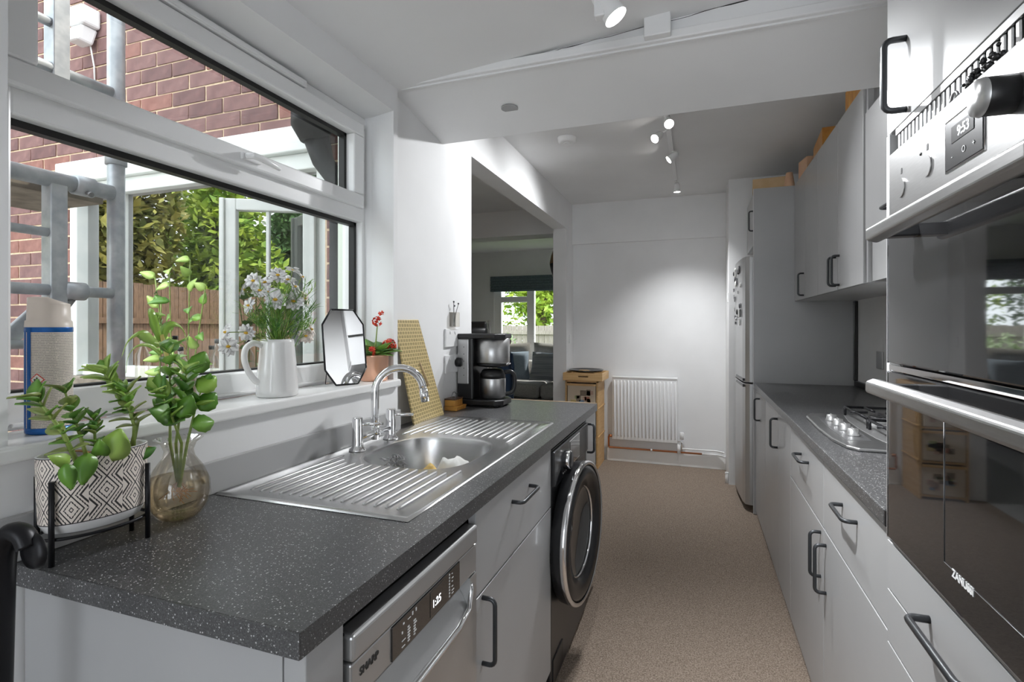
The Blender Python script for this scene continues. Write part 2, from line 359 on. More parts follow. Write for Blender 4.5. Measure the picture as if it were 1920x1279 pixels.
cr = MB(); pts = []; x = PX_ + .05
while x < RX - .02: pts.append((x, 1.712, max(cz(x) - 0.002, 2.2) + random.uniform(-.003, .002))); x += random.uniform(0.02, 0.06)
cr.tube(pts, [random.uniform(0.0006, 0.0022) for _ in pts], 5).build('crack', 'gap', t2)
struct(MB().prism([(PX_, 2.19), (RX, 2.19), (RX, 2.36), (PX_, 2.19 + .012)], 'Y', 1.712, 1.722).build('trim_3', 'ceil'), 'white painted strip above the batten')
struct(MB().box(-0.82, 0.25, 5.072, 5.09, 0, 0.125).build('baseboard_far', 'sill', bevel=0.004), 'white skirting board under the radiator')
# living room shell
LW = 7.85
m = MB().box(-6.2, -3.10, LW, 8.0, 0, 2.6).box(-1.45, -1.16, LW, 8.0, 0, 2.6).box(-3.10, -1.45, LW, 8.0, 0, 0.86).box(-3.10, -1.45, LW, 8.0, 2.08, 2.6)
struct(m.build('wall_living_far', 'wall'), 'white living room wall around the garden window')
struct(box('wall_living_right', 'wall', None, -1.29, -1.16, 5.2, LW, 0, 2.6), 'white living room side wall')
struct(box('wall_living_left', 'wall', None, -6.3, -6.2, 1.9, 8.0, 0, 2.6), 'white far side wall of the living room')
struct(box('ceiling_living', 'ceil', None, -6.3, -1.29, 1.95, 8.0, 2.505, 2.7), 'white living room ceiling')
struct(box('trim_4', 'ceil', None, -6.2, -1.29, 5.1, 5.35, 2.24, 2.505), 'white ceiling beam in the living room')

# kitchen window
FX0, FX1 = -1.27, -1.205
w1 = sroot('window_1', (-1.24, 1.13, 1.10)); w1['label'] = 'wide white framed kitchen window with an opening top light'
m = MB().box(FX0, FX1, 0.525, 1.745, 1.10, 1.168).box(FX0, FX1, 0.525, 1.745, 2.055, 2.098).box(FX0, FX1, 0.525, 0.603, 1.168, 2.055).box(FX0, FX1, 1.682, 1.745, 1.168, 2.055).box(FX0, FX1, 0.60, 1.69, 1.694, 1.748)
m.build('window_frame', 'upvc', w1, 0.005, 2)
MB().box(FX1 - .002, FX1 + .006, 0.60, 1.70, 1.106, 1.114).build('frame_bead', 'upvc', w1, 0.002)
sx0, sx1 = -1.262, -1.186
sa = MB().box(sx0, sx1, 0.565, 1.672, 1.744, 1.793).box(sx0, sx1, 0.565, 1.672, 2.012, 2.062).box(sx0, sx1, 0.565, 0.636, 1.793, 2.012).box(sx0, sx1, 1.610, 1.672, 1.793, 2.012).build('sash', 'upvc', w1, 0.006, 2)
def seal_ring(parent, x0, x1, y0, y1, z0, z1, w):
    MB().box(x0, x1, y0, y1, z0, z0 + w * .35).box(x0, x1, y0, y1, z1 - w, z1).box(x0, x1, y0, y0 + w * .4, z0, z1).box(x0, x1, y1 - w, y1, z0, z1).build('seal', 'black_seal', parent)
seal_ring(w1, -1.256, -1.232, 0.603, 1.682, 1.168, 1.694, 0.014)
seal_ring(sa, -1.246, -1.222, 0.636, 1.610, 1.793, 2.012, 0.014)
box('pane', 'pane', w1, -1.252, -1.248, 0.603, 1.682, 1.168, 1.694); box('pane', 'pane', sa, -1.242, -1.238, 0.636, 1.610, 1.793, 2.012)
MB().box(FX1 - .01, FX1 + .022, 0.78, 1.36, 2.066, 2.088).box(FX1 + .02, FX1 + .026, 0.80, 1.34, 2.070, 2.084).build('trickle_vent', 'upvc', w1, 0.004)
MB().box(sx1, sx1 + .012, 1.10, 1.165, 1.758, 1.778).tube([(sx1 + .012, 1.11, 1.768), (sx1 + .034, 1.115, 1.768), (sx1 + .038, 1.14, 1.766), (sx1 + .034, 1.19, 1.761), (sx1 + .030, 1.215, 1.759)], [0.009, 0.009, 0.009, 0.008, 0.006], 10).build('handle', 'upvc', sa, 0.003)
struct(box('window_sill', 'sill', None, -1.206, -1.042, 0.30, 1.698, 1.073, 1.10, 0.006, seg=3), 'white gloss window sill board')

# living room window and blind
w2 = sroot('window_2', (-2.3, LW + .05, 0.86)); w2['label'] = 'white framed living room window onto the garden'
y0, y1 = LW + .03, LW + .10
m = MB().box(-3.10, -2.98, y0, y1, .86, 2.08).box(-1.55, -1.45, y0, y1, .86, 2.08).box(-3.10, -1.45, y0, y1, .86, .93).box(-3.10, -1.45, y0, y1, 2.0, 2.08).box(-2.54, -2.42, y0 - .01, y1, .86, 2.08).box(-2.98, -2.54, y0, y1, 1.69, 1.78)
m.build('window_frame', 'upvc', w2, 0.006)
for a, bq, c, d in ((-2.98, -2.54, .93, 1.69), (-2.98, -2.54, 1.78, 2.0), (-2.42, -1.55, .93, 2.0)): box('pane', 'pane', w2, a, bq, y0 + .03, y0 + .036, c, d)
bl = thing('roman_blind', 'slate blue fabric blind rolled up over the living room window', 'blind', (-2.3, LW - .03, 1.86))
for i in range(5): MB().box(-3.14, -1.42, LW - .055 + .005 * (i % 2), LW - .01, 1.86 + i * .042, 1.86 + i * .042 + .040).build('fold', 'blind', bl, 0.006)
box('headrail', 'blind', bl, -3.14, -1.42, LW - .05, LW, 2.07, 2.105, 0.004)

# ------------------------------------------------------------------ outside, seen through the kitchen window
EY = 1.90                                     # face of the brick wall that stands at right angles to the window
WL, WR_, WB, WT = -3.22, -1.555, 1.03, 2.075    # opening of the neighbouring window in it
we = MB().box(-6.3, WL, EY, EY + .2, -0.1, 4.2).box(WR_, -1.29, EY, EY + .2, -0.1, 4.2).box(WL, WR_, EY, EY + .2, -0.1, WB).box(WL, WR_, EY, EY + .2, WT, 4.2).build('wall_exterior', 'mortar', origin=(-2.4, EY, 0))
struct(we, 'purple brown brick outside wall with buff mortar joints')
BL_, BH_, BD_, CH = 0.215, 0.065, 0.022, 0.075
shapes = []
for k in range(9):
    rr = random.Random(k); q = MB(); j = lambda a: a + rr.uniform(-.0018, .0018)
    q.hexa([(j(-BL_ / 2), -.005 + rr.uniform(-.0015, .0015), j(-BH_ / 2)), (j(BL_ / 2), -.005 + rr.uniform(-.0015, .0015), j(-BH_ / 2)), (j(BL_ / 2), .02, j(-BH_ / 2)), (j(-BL_ / 2), .02, j(-BH_ / 2)),
            (j(-BL_ / 2), -.005 + rr.uniform(-.0015, .0015), j(BH_ / 2)), (j(BL_ / 2), -.005 + rr.uniform(-.0015, .0015), j(BH_ / 2)), (j(BL_ / 2), .02, j(BH_ / 2)), (j(-BL_ / 2), .02, j(BH_ / 2))])
    me = bpy.data.meshes.new('brick'); me.from_pydata([tuple(p) for p in q.v], [], q.f); me.materials.append(BR[(0, 0, 1, 0, 2, 1, 0, 2, 0)[k]]); shapes.append(me)
rest = MB(); nb = 0; cand = []
for row in range(-1, 56):
    z = row * CH + CH / 2
    for c in range(-4, 30):
        x = -6.2 + c * 0.225 + (0.1125 if row % 2 else 0)
        x0, x1 = x - BL_ / 2, x + BL_ / 2
        if x1 > -1.30: x1 = -1.30
        if x1 - x0 < .06: continue
        if z + .03 > WB and z - .03 < WT + .085:
            if x0 < WR_ + .01 and x1 > WL - .012:
                if x0 < WL - .06: x1 = WL - .014
                elif x1 > WR_ + .05: x0 = WR_ + .012
                else: continue
        if x1 - x0 < .03: continue
        a, bb = pr((x0 + x1) / 2, EY, z)
        vis = (0 < a < 665) and (-12 < bb < 760)
        cand.append((vis, x0, x1, z))
for vis, x0, x1, z in cand:
    xc = (x0 + x1) / 2
    if vis and nb < 300:
        o = bpy.data.objects.new('brick', random.choice(shapes)); COL.objects.link(o); o.parent = we
        o.location = (xc + 2.4, random.uniform(-.0015, .0015), z); o.scale = ((x1 - x0) / BL_, 1, 1); nb += 1
    else: rest.box(x0, x1, EY - .005, EY + .02, z - BH_ / 2, z + BH_ / 2)
ro = rest.build('brickwork', BR[0], we); ro['kind'] = 'stuff'
w3 = sroot('window_3', (-2.4, EY, WB)); w3['label'] = 'white timber window in the brick wall outside'
MB().box(WL - .10, WR_ + .02, EY - .05, EY + .02, WT, WT + .115).build('window_head', 'white_paint_ext', w3, 0.006)
MB().box(WL - .02, WR_, EY - .02, EY + .05, WT - .075, WT).box(WL - .01, WL + .045, EY - .03, EY + .05, WB, WT).box(WR_ - .05, WR_ + .005, EY, EY + .05, WB, WT).box(WL, WR_, EY - .0, EY + .05, WB, WB + .06).box(-2.93, -2.85, EY + .0, EY + .05, WB, WT).build('window_frame', 'white_paint_ext', w3, 0.005)
MB().box(WL - .05, WR_ + .03, EY - .10, EY + .02, WB - .05, WB).build('sill', 'board', w3, 0.008)
box('pane', 'ext_glass', w3, WL, -2.9, EY + .028, EY + .032, WB, WT); box('pane', 'ext_glass', w3, -2.9, WR_, EY + .026, EY + .030, WB, WT)
# the casement standing ajar
cs = bpy.data.objects.new('casement', None); COL.objects.link(cs); cs.parent = w3
hx, hy = WR_ - .04, EY - .015; cs.location = (hx + 2.4, hy - EY, 0.02)
cs.rotation_euler = (0, 0, R(28)); cs['label'] = 'white casement standing ajar'
cm = MB().box(-.37, -.325, -.02, .02, 0, .80).box(-.05, 0, -.02, .02, 0, .80).box(-.325, -.05, -.02, .02, 0, .05).box(-.325, -.05, -.02, .02, .75, .80).box(-.205, -.19, -.012, .012, .05, .75).box(-.39, -.37, -.03, .03, -.01, .80)
cm.build('casement_frame', 'white_paint_ext', cs, 0.004, local=True)
MB().box(-.325, -.205, -.003, .003, .05, .75).build('casement_pane', 'pane', cs, local=True); MB().box(-.19, -.05, -.003, .003, .05, .75).build('casement_pane', 'pane', cs, local=True)

struct(MB().box(-1.375, -1.361, -2.7, 1.70, -.1, 1.05).box(-1.375, -1.361, -2.7, 1.70, 2.10, 2.75).box(-1.375, -1.361, -2.7, .52, 1.05, 2.10).build('wall_outside', BR[0]), 'brick outer face of the kitchen wall')
dp = thing('drainpipe', 'black plastic drainpipe with hopper head against the brick corner', 'drainpipe', (-1.425, 1.83, 0))
MB().tube([(-1.425, 1.82, 0), (-1.425, 1.82, 1.86)], 0.034, 16).build('pipe', 'black_pipe', dp)
for z in (0.6, 1.52, 1.80): MB().lathe([(0.036, z - .02), (0.041, z - .018), (0.041, z + .018), (0.036, z + .02)], (-1.425, 1.83, 0), 16).build('collar', 'black_pipe', dp)
MB().tube([(-1.425, 1.83, 1.84), (-1.43, 1.83, 1.90), (-1.50, 1.82, 2.0), (-1.53, 1.815, 2.10)], [0.036, 0.038, 0.045, 0.055], 14).build('swan_neck', 'black_pipe', dp)
MB().lathe([(0.05, 0), (0.085, 0.06), (0.085, 0.13), (0.075, 0.13)], (-1.535, 1.795, 2.08), 16).build('hopper', 'black_pipe', dp)
struct(box('wall_reveal', 'cream', None, -1.362, -1.275, 1.74, 1.80, 1.05, 2.6), 'cream painted outer window reveal')

def tube_thing(name, label, a, bq, r=0.024, group=None):
    o = MB().tube([a, bq], r, 16).build(name, 'galv', None); return tag(o, label, 'scaffolding', group)
SXP = -1.82
sp = thing('scaffold_pole', 'upright galvanised scaffold pole standing outside the kitchen window', 'scaffolding', (SXP, 1.19, -0.05))
MB().tube([(SXP, 1.19, -0.05), (SXP, 1.19, 3.4)], 0.025, 18).build('tube', 'galv', sp)
for z in (1.86,): MB().lathe([(0.026, z - .03), (0.031, z - .028), (0.031, z + .028), (0.026, z + .03)], (SXP, 1.19, 0), 18).build('sleeve', 'galv', sp)
def frame_thing(label, zs, rs, y_up, z0, z1, group):
    t = thing('scaffold_guardrail', label, 'scaffolding', (SXP, 0.9, z0), group)
    for z, r in zip(zs, rs):
        MB().tube([(SXP + .01, 0.30, z), (SXP + .01, 1.168 if r > .0145 else y_up - .02, z)], r, 14).build('rail', 'galv', t)
    box('stile', 'galv', t, SXP - .02, SXP + .028, y_up - .022, y_up + .022, z0, z1, 0.003)
    return t
frame_thing('lower galvanised scaffold guard frame with four rails beside the upright pole', (1.735, 1.575, 1.405, 1.245), (0.024, 0.013, 0.017, 0.013), 1.012, 1.19, 1.745, 'scaffold guard frames')
frame_thing('upper galvanised scaffold guard frame with two rails high on the upright pole', (2.065, 2.20), (0.017, 0.014), 1.018, 2.02, 3.2, 'scaffold guard frames')
cl = thing('scaffold_coupler', 'galvanised clamp gripping the top rail of the lower guard frame', 'scaffolding', (SXP + .01, 1.085, 1.71))
MB().lathe([(0.025, -.028), (0.031, -.026), (0.031, .026), (0.025, .028)], (SXP + .01, 1.085, 1.735), 16, axis='Y').build('band', 'galv', cl)
MB().tube([(SXP + .035, 1.085, 1.71), (SXP + .05, 1.085, 1.705)], 0.008, 8).build('bolt', 'silver_dark', cl)
cl = thing('scaffold_coupler', 'galvanised clamp gripping the low rail beside the window', 'scaffolding', (SXP + .01, 1.06, 1.36))
MB().lathe([(0.018, -.03), (0.028, -.028), (0.028, .028), (0.018, .03)], (SXP + .01, 1.06, 1.405), 16, axis='Y').build('band', 'galv', cl)
MB().tube([(SXP + .0, 1.06, 1.39), (SXP - .0, 1.03, 1.345)], 0.016, 8).build('swivel', 'silver_dark', cl)
tube_thing('scaffold_brace', 'diagonal galvanised scaffold brace below the low rail', (SXP - .05, 0.55, 0.85), (SXP - .05, 1.05, 1.395), 0.024)
tag(box('scaffold_board', 'board', None, SXP - .36, SXP - .03, 0.2, 1.17, 1.70, 1.738, 0.003), 'weathered timber scaffold board lying behind the top rail', 'scaffold board')
sl = thing('security_light', 'white outside sensor light box with a dangling cable on the brick wall', 'light', (-3.06, EY - .06, 2.78))
MB().box(-3.135, -3.01, EY - .10, EY - .008, 2.885, 2.985).build('lamp_box', 'white_plastic', sl, 0.012)
MB().hexa([(-3.12, EY - .115, 2.795), (-3.035, EY - .115, 2.795), (-3.035, EY - .03, 2.795), (-3.12, EY - .03, 2.795), (-3.125, EY - .09, 2.885), (-3.03, EY - .09, 2.885), (-3.03, EY - .008, 2.885), (-3.125, EY - .008, 2.885)]).build('sensor', 'white_plastic', sl, 0.012)
MB().tube([(-3.06, EY - .03, 2.80), (-3.06, EY - .012, 2.70), (-3.055, EY - .012, 2.62)], 0.004, 6).build('cable', 'white_plastic', sl)
struct(box('ground_yard', 'paving', None, -14, -1.36, -12, EY, -0.2, -0.05), 'concrete yard outside')

# trees and fence behind the yard, mirrored in the outside window
def crown_mesh(mb, c, rad, n, size, rng):
    for _ in range(n):
        while True:
            p = Vector((rng.uniform(-1, 1), rng.uniform(-1, 1), rng.uniform(-1, 1)))
            if 0.35 < p.length < 1: break
        q = Vector((c[0] + p.x * rad[0], c[1] + p.y * rad[1], c[2] + p.z * rad[2]))
        d = Vector((rng.uniform(-1, 1), rng.uniform(-1, 1), rng.uniform(-.6, .8))).normalized(); e = d.cross(Vector((rng.uniform(-1, 1), rng.uniform(-1, 1), 1))).normalized()
        s_ = size * rng.uniform(.6, 1.4); b0 = len(mb.v)
        mb.v += [q - d * s_, q + e * s_ * .45, q + d * s_, q - e * s_ * .45]; mb.f.append((b0, b0 + 1, b0 + 2, b0 + 3)); mb.sm.append(False)
def tree(name, label, base, h, rad, mat, n, size, seed, group=None, trunk=True):
    rng = random.Random(seed); t = thing(name, label, 'tree' if trunk else 'shrub', base, group)
    if trunk:
        q = MB()
        q.tube([(base[0], base[1], base[2]), (base[0] + .08, base[1], base[2] + h * .4), (base[0] - .05, base[1] + .05, base[2] + h * .8)], [h * .035, h * .026, h * .01], 8)
        for k in range(5):
            a = k * 1.3; q.tube([(base[0] + .05, base[1], base[2] + h * (.35 + .07 * k)), (base[0] + math.cos(a) * rad[0] * .6, base[1] + math.sin(a) * rad[1] * .6, base[2] + h * (.62 + .06 * k))], [h * .014, h * .005], 6)
        q.build('trunk', 'bark', t)
    c = MB()
    for k in range(7):
        a = k * 2.4; rr = 0.45 if k else 0
        crown_mesh(c, (base[0] + math.cos(a) * rad[0] * rr, base[1] + math.sin(a) * rad[1] * rr, base[2] + h - rad[2] + rng.uniform(-.4, .35) * rad[2]), [r * .62 for r in rad], n // 7, size, rng)
    o = c.build('crown', mat, t); o['kind'] = 'stuff'; return t
ft = thing('yard_fence', 'brown board fence along the far side of the yard', 'fence', (-8.6, -3, -.05))
bd = MB().box(-.012, .012, -.072, .072, 0, 2.05).build('board', 'fence_brown', ft, local=True); bd.location = (0, -5.0, 0)
for k in range(1, 62):
    o = bd.copy(); COL.objects.link(o); o.location = (random.uniform(-.008, .008), -5.0 + k * .155, random.uniform(-.01, .01))
for z in (.45, 1.35): box('rail', 'fence_brown', ft, -8.585, -8.545, -8.1, 1.6, z, z + .09)
for i, (y, h, mt) in enumerate(((.2, 5.2, 'fol_a'), (-2.6, 6.0, 'fol_y'), (-5.4, 5.4, 'fol_a'), (-8.2, 6.2, 'fol_b'))):
    tree('yard_tree', ('golden green tree behind the house end of the yard fence', 'tall olive tree behind the middle of the yard fence', 'leafy golden tree behind the outer half of the yard fence', 'dark leafy tree past the outer end of the yard fence')[i], (-10.2, y, -.05), h, (1.25, 1.27, 2.6), mt, 9000, .12, 20 + i)
# bottles on the outside sill and a leafy climber in the yard
for k, (x, h, lb) in enumerate(((-2.62, .21, 'tall clear bottle on the outside sill nearest the scaffold pole'), (-2.36, .16, 'short clear bottle in the middle of the outside sill'), (-2.12, .20, 'clear bottle on the outside sill next to the open casement'))):
    t = thing('glass_bottle', lb, 'bottle', (x, EY - .06, WB), 'bottles on the outside sill')
    MB().lathe([(.030, 0), (.032, .004), (.032, h * .6), (.013, h * .78), (.012, h)], (x, EY - .06, WB + .0005), 20).build('glass', 'clear', t); MB().lathe([(.0135, h - .012), (.0135, h + .008)], (x, EY - .06, WB), 14).build('cap', 'graphite', t)
CP = (-2.22, 1.70, -.05)
t = thing('climbing_plant', 'leafy green climber in a pot outside beside the brick wall', 'potted plant', CP)
MB().lathe([(.10, 0), (.13, .22), (.14, .24), (.12, .24), (.115, .2), (.001, .2)], CP, 24).build('pot', 'board', t)
rng = random.Random(77)
for k in range(5):
    a = k * 1.26; q0 = Vector((CP[0] + .03 * math.cos(a), CP[1] + .02 * math.sin(a), .15)); top = Vector((CP[0] + (-.12, .05, .16, -.05, .02)[k], CP[1] + .04 * math.sin(a), (1.52, 1.60, 1.46, 1.40, 1.55)[k])); mid = q0.lerp(top, .55) + Vector((.03 * math.cos(a), 0, 0))
    MB().tube(smooth([q0, mid, top], 6), .003, 6).build('stem', 'stem', t)
    for j in range(11):
        f = .5 + .5 * j / 10; p = q0.lerp(mid, f / .55) if f < .55 else mid.lerp(top, (f - .55) / .45)
        d = Vector((rng.uniform(-1, 1), rng.uniform(-.7, .1), rng.uniform(-.5, .6))); MB().leaf(p, d, (.3, -1, .6), rng.uniform(.05, .085), .042, .25, .001, 6, .6).build('leaf', rng.choice(['leaf', 'leaf_pale']), t)
# garden beyond the living-room window
struct(box('ground_lawn', 'grass', None, -14, 3, 8.0, 26, -0.25, -0.05), 'lawn behind the house')
ft = thing('garden_fence', 'grey closeboard fence at the end of the garden', 'fence', (-4, 13.0, -.05))
bd = MB().box(-.07, .07, -.012, .012, 0, 1.38).build('board', 'fence', ft, local=True); bd.location = (-4.0, 0, 0)
for k in range(1, 50):
    o = bd.copy(); COL.objects.link(o); o.location = (-4.0 + k * .15, random.uniform(-.008, .008), random.uniform(-.012, .012))
MB().box(-8, -.6, 12.93, 12.985, .5, .6).box(-8, -.6, 12.93, 12.985, 1.1, 1.2).build('rail', 'fence', ft)
for i, (x, y, h, mt, lb) in enumerate(((-7.0, 15.6, 6.0, 'fol_b', 'dark green tree behind the left half of the garden fence'), (-4.35, 14.7, 5.6, 'fol_a', 'sunlit yellow green tree behind the garden fence'), (-1.7, 15.6, 6.2, 'fol_b', 'dark green tree behind the right half of the garden fence'), (-5.6, 18.4, 6.6, 'fol_b', 'dark green tree beyond the garden fence corner'))):
    tree('garden_tree', lb, (x, y, -.05), h, (1.35, 1.1, 2.6), mt, 6000, .10, 40 + i)
for i, (x, y, h, r, mt, lb) in enumerate(((-4.45, 11.2, 1.38, .62, 'fol_c', 'rounded grey green shrub in front of the garden fence'), (-3.25, 11.2, .98, .42, 'fol_c', 'low grey green hedge plant below the fence panels'), (-2.75, 12.4, 1.5, .34, 'fol_a', 'upright lime green shrub by the garden fence'))):
    tree('garden_shrub', lb, (x, y, -.12), h + .07, (r, r, h * .66), mt, 2600, .06, 60 + i, trunk=False)

# ------------------------------------------------------------------ left run of units
LXF = -0.477                                  # front plane of the left doors
t = thing('worktop', 'long speckled dark grey worktop carrying the sink', 'worktop', (-0.76, 1.55, .875))
wb_x0, wb_x1, wb_y0, wb_y1 = -0.99, -0.565, 1.195, 1.66       # hole for the bowl
WTB = -1.055
m = MB().box(WTB, -0.47, 0.528, wb_y0 + .03, .875, .91).box(WTB, -0.47, wb_y1 - .03, 1.705, .875, .91).box(-1.095, -0.47, 1.705, 2.60, .875, .91).box(WTB, wb_x0 + .03, wb_y0 + .03, wb_y1 - .03, .875, .91).box(wb_x1 - .03, -0.47, wb_y0 + .03, wb_y1 - .03, .875, .91)
m.build('slab', 'worktop', t)
box('end_strip', 'worktop', t, -1.055, -0.470, 0.5255, 0.5285, .8755, .9095)
box('cut_edge', 'wood_edge', t, -1.09, -0.472, 2.60, 2.608, .876, .912)
tag(box('upstand', pbr('grey_upstand', (0.40, 0.40, 0.40), 0.3), None, -1.0595, -1.0455, 0.30, 1.70, .9105, .985, 0.002), 'grey upstand strip along the wall under the window sill', 'upstand')
# end panel, filler
t = thing('end_panel', 'light grey end panel closing the near end of the sink run', 'cabinet panel', (-0.76, .56, 0))
box('side_board', 'cab', t, -1.055, -0.515, .545, .565, 0, .874, 0.001); box('edge_post', 'cab', t, -0.513, LXF, .545, .622, 0, .874, 0.002)
# dishwasher
DW0, DW1, DX = 0.632, 1.088, -0.472
t = thing('dishwasher', 'silver slimline dishwasher with black control panel under the worktop', 'dishwasher', (-0.75, .86, 0))
box('body', 'silver_dark', t, -1.02, DX - .03, DW0 + .004, DW1 - .004, 0.02, .835, 0.004)
box('top_lid', 'graphite', t, -1.02, DX - .012, DW0, DW1, .826, .846, 0.003)
box('lid_edge', 'silver', t, DX - .03, DX + .004, DW0, DW1, .806, .8465, 0.006, seg=3)
box('fascia', 'silver', t, DX - .04, DX, DW0, DW1, .742, .8035, 0.003)
d = MB(); d.box(DX - .04, DX, DW0, DW1, .10, .668).box(DX - .04, DX, DW0, DW0 + .05, .668, .738).box(DX - .04, DX, DW1 - .035, DW1, .668, .738).box(DX - .04, DX - .026, DW0 + .05, DW1 - .035, .668, .738)
dr = d.build('door', 'silver', t)
MB().tube([(DX + .001, DW0 + .06, .655), (DX + .004, DW0 + .12, .660), (DX + .004, DW1 - .10, .664), (DX + .002, DW1 - .045, .675), (DX, DW1 - .03, .705), (DX - .002, DW1 - .028, .725)], 0.006, 10).build('handle_lip', 'chrome', dr)
MB().prism([(DX - .0005, .6685), (DX - .0255, .6685), (DX - .0255, .712)], 'Y', DW0 + .0505, DW1 - .0355).build('grip_recess', 'silver', dr)
box('plinth', 'silver_dark', t, -1.0, DX - .05, DW0 + .01, DW1 - .01, 0.0, .10)
cp = box('control_panel', 'black_gloss', t, DX - .002, DX + .0025, .737, .995, .7445, .8015, 0.001)
BX = lambda x, y, z: basis(Vector((0, 1, 0)), Vector((0, 0, 1)), Vector((1, 0, 0)), (x, y, z))      # text plane facing +X
text('brand_lettering', 'SHARP', .0165, 'dark_print', t, BX(DX + .0008, .652, .776), bold=.0004)
box('display_window', 'black_gloss', cp, DX + .002, DX + .0034, .865, .922, .750, .797, 0.0008)
text('time_digits', '1:25', .021, 'led', cp, BX(DX + .0036, .872, .764))
mk = MB(); rng = random.Random(3)
for (yy, zz, ww, hh) in ((.770, .789, .004, .003), (.785, .790, .010, .0008), (.800, .790, .003, .006), (.812, .791, .003, .006), (.766, .775, .003, .004), (.766, .762, .012, .0012), (.766, .752, .010, .0012)): mk.box(DX + .0026, DX + .0032, yy, yy + ww, zz, zz + hh)
for cx_ in (.785, .805):
    for r_ in range(6): mk.box(DX + .0026, DX + .0032, cx_, cx_ + rng.uniform(.005, .010), .752 + r_ * .0048, .752 + r_ * .0048 + .0024)
for r_ in range(8): mk.box(DX + .0026, DX + .0032, .944, .9475, .750 + r_ * .0062, .7535 + r_ * .0062)
for (zz, ww) in ((.752, .008), (.758, .010), (.766, .006), (.776, .005), (.783, .007), (.792, .004)): mk.box(DX + .0026, DX + .0032, .956, .956 + ww, zz, zz + .0016)
mk.build('symbols', 'white_print', cp)['kind'] = 'stuff'
def base_unit(label, y0, y1, side, parts, xb, xf, group='base cabinets', plinth=True, ctop=.872):
    """side +1: faces +X (left run), -1: faces -X (right run)"""
    s = side; t = thing('base_cabinet', label, 'cabinet', ((xb + xf) / 2, (y0 + y1) / 2, 0), group)
    xi = xf - s * .019
    box('carcass', 'cab_edge', t, xb, xi - s * .001, y0 + .001, y1 - .001, .10, ctop)
    if plinth: box('plinth', 'plinth', t, xi - s * .055, xi - s * .04, y0, y1, 0, .10)
    for p in parts:
        kind, za, zb, h = p[:4]; ya, yb = (p[4], p[5]) if len(p) > 4 else (y0, y1)
        d = box(kind, 'cab', t, xi, xf, ya + .0015, yb - .0015, za, zb, 0.0012)
        if h:
            o = Vector((s, 0, 0))
            if h[0] == 'H': handle(d, (xf, h[1], h[3]), (xf, h[2], h[3]), o)
            else: handle(d, (xf, h[1], h[2]), (xf, h[1], h[3]), o)
    return t
base_unit('grey base cabinet with a drawer over a door between dishwasher and washing machine', 1.094, 1.748, 1, [('drawer', .672, .870, ('H', 1.345, 1.50, .815)), ('door', .10, .667, ('V', 1.135, .50, .655))], -1.03, LXF, ctop=.73)
base_unit('narrow grey base cabinet between washing machine and open end of the worktop', 2.362, 2.60, 1, [('door', .06, .870, ('V', 2.385, .715, .845))], -1.03, LXF)
# washing machine
W0, W1, WXF = 1.752, 2.356, -0.478
t = thing('washing_machine', 'graphite front loading washing machine with a round chrome rimmed door', 'washing machine', (-0.76, 2.05, 0))
box('body', 'graphite', t, -1.04, WXF, W0, W1, 0.015, .862, 0.006)
box('control_fascia', 'graphite', t, WXF - .005, WXF + .012, W0 + .004, W1 - .004, .735, .858, 0.004)
kb = MB().lathe([(0.036, 0), (0.036, .018), (0.033, .024), (0.031, .024)], (WXF + .012, 1.905, .797), 28, axis='X').build('dial', 'chrome', t)
MB().lathe([(0.031, 0), (0.030, .027), (0.001, .027)], (WXF + .012, 1.905, .797), 28, axis='X').build('dial_face', 'black', kb)
box('display', 'black_gloss', t, WXF + .011, WXF + .014, 1.99, 2.16, .755, .845, 0.001)
box('display_rim', 'chrome', t, WXF + .0105, WXF + .0125, 1.984, 2.166, .749, .851, 0.001)
MB().prism([(1.76, .735), (1.85, .735), (1.85, .785)], 'X', WXF + .010, WXF + .014).build('drawer_pull', 'black_gloss', t)
for k in range(4): MB().lathe([(0.004, 0), (0.003, .002), (.0005, .002)], (WXF + .012, 1.88 + .022 * k, .752), 10, axis='X').build('button', 'silver', t)
MB().lathe([(0.235, 0), (0.262, .004), (0.262, .012), (0.235, .012)], (WXF, 2.03, .50), 40, axis='X').build('door_seat', 'black', t)
dw = bpy.data.objects.new('door', None); COL.objects.link(dw); dw.parent = t; dw.location = (WXF + .004 + .76, 1.725 - 2.05, .508); dw.rotation_euler = (0, 0, R(-4))
RC = .262
MB().lathe([(.258, .0), (.264, .036)], (0, RC, 0), 56, axis='X', cap=(True, False)).build('door_shell', 'graphite', dw, local=True)
MB().lathe([(.264, .036), (.266, .044), (.263, .053), (.256, .056), (.250, .052)], (0, RC, 0), 56, axis='X', cap=(False, False)).build('rim', 'chrome', dw, local=True)
MB().lathe([(.250, .004), (.249, .050), (.225, .058), (.175, .046), (.168, .030)], (0, RC, 0), 56, axis='X', cap=(False, False)).build('bezel', pbr('black_bezel', (.01, .01, .011), .22), dw, local=True)
MB().lathe([(.170, .030), (.13, .012), (.06, .002), (.001, .0)], (0, RC, 0), 40, axis='X', cap=(False, False)).build('porthole_glass', pbr('porthole_glass_dark', (0.10, 0.10, 0.10), 0.06, 0.6, coat=1.0), dw, local=True)
MB().lathe([(.171, .030), (.171, .036), (.163, .036), (.163, .030)], (0, RC, 0), 40, axis='X', cap=(False, False)).build('glass_ring', 'chrome', dw, local=True)
box('kick_flap', 'black', t, WXF - .002, WXF + .004, W0 + .02, W0 + .16, .03, .12, 0.002)

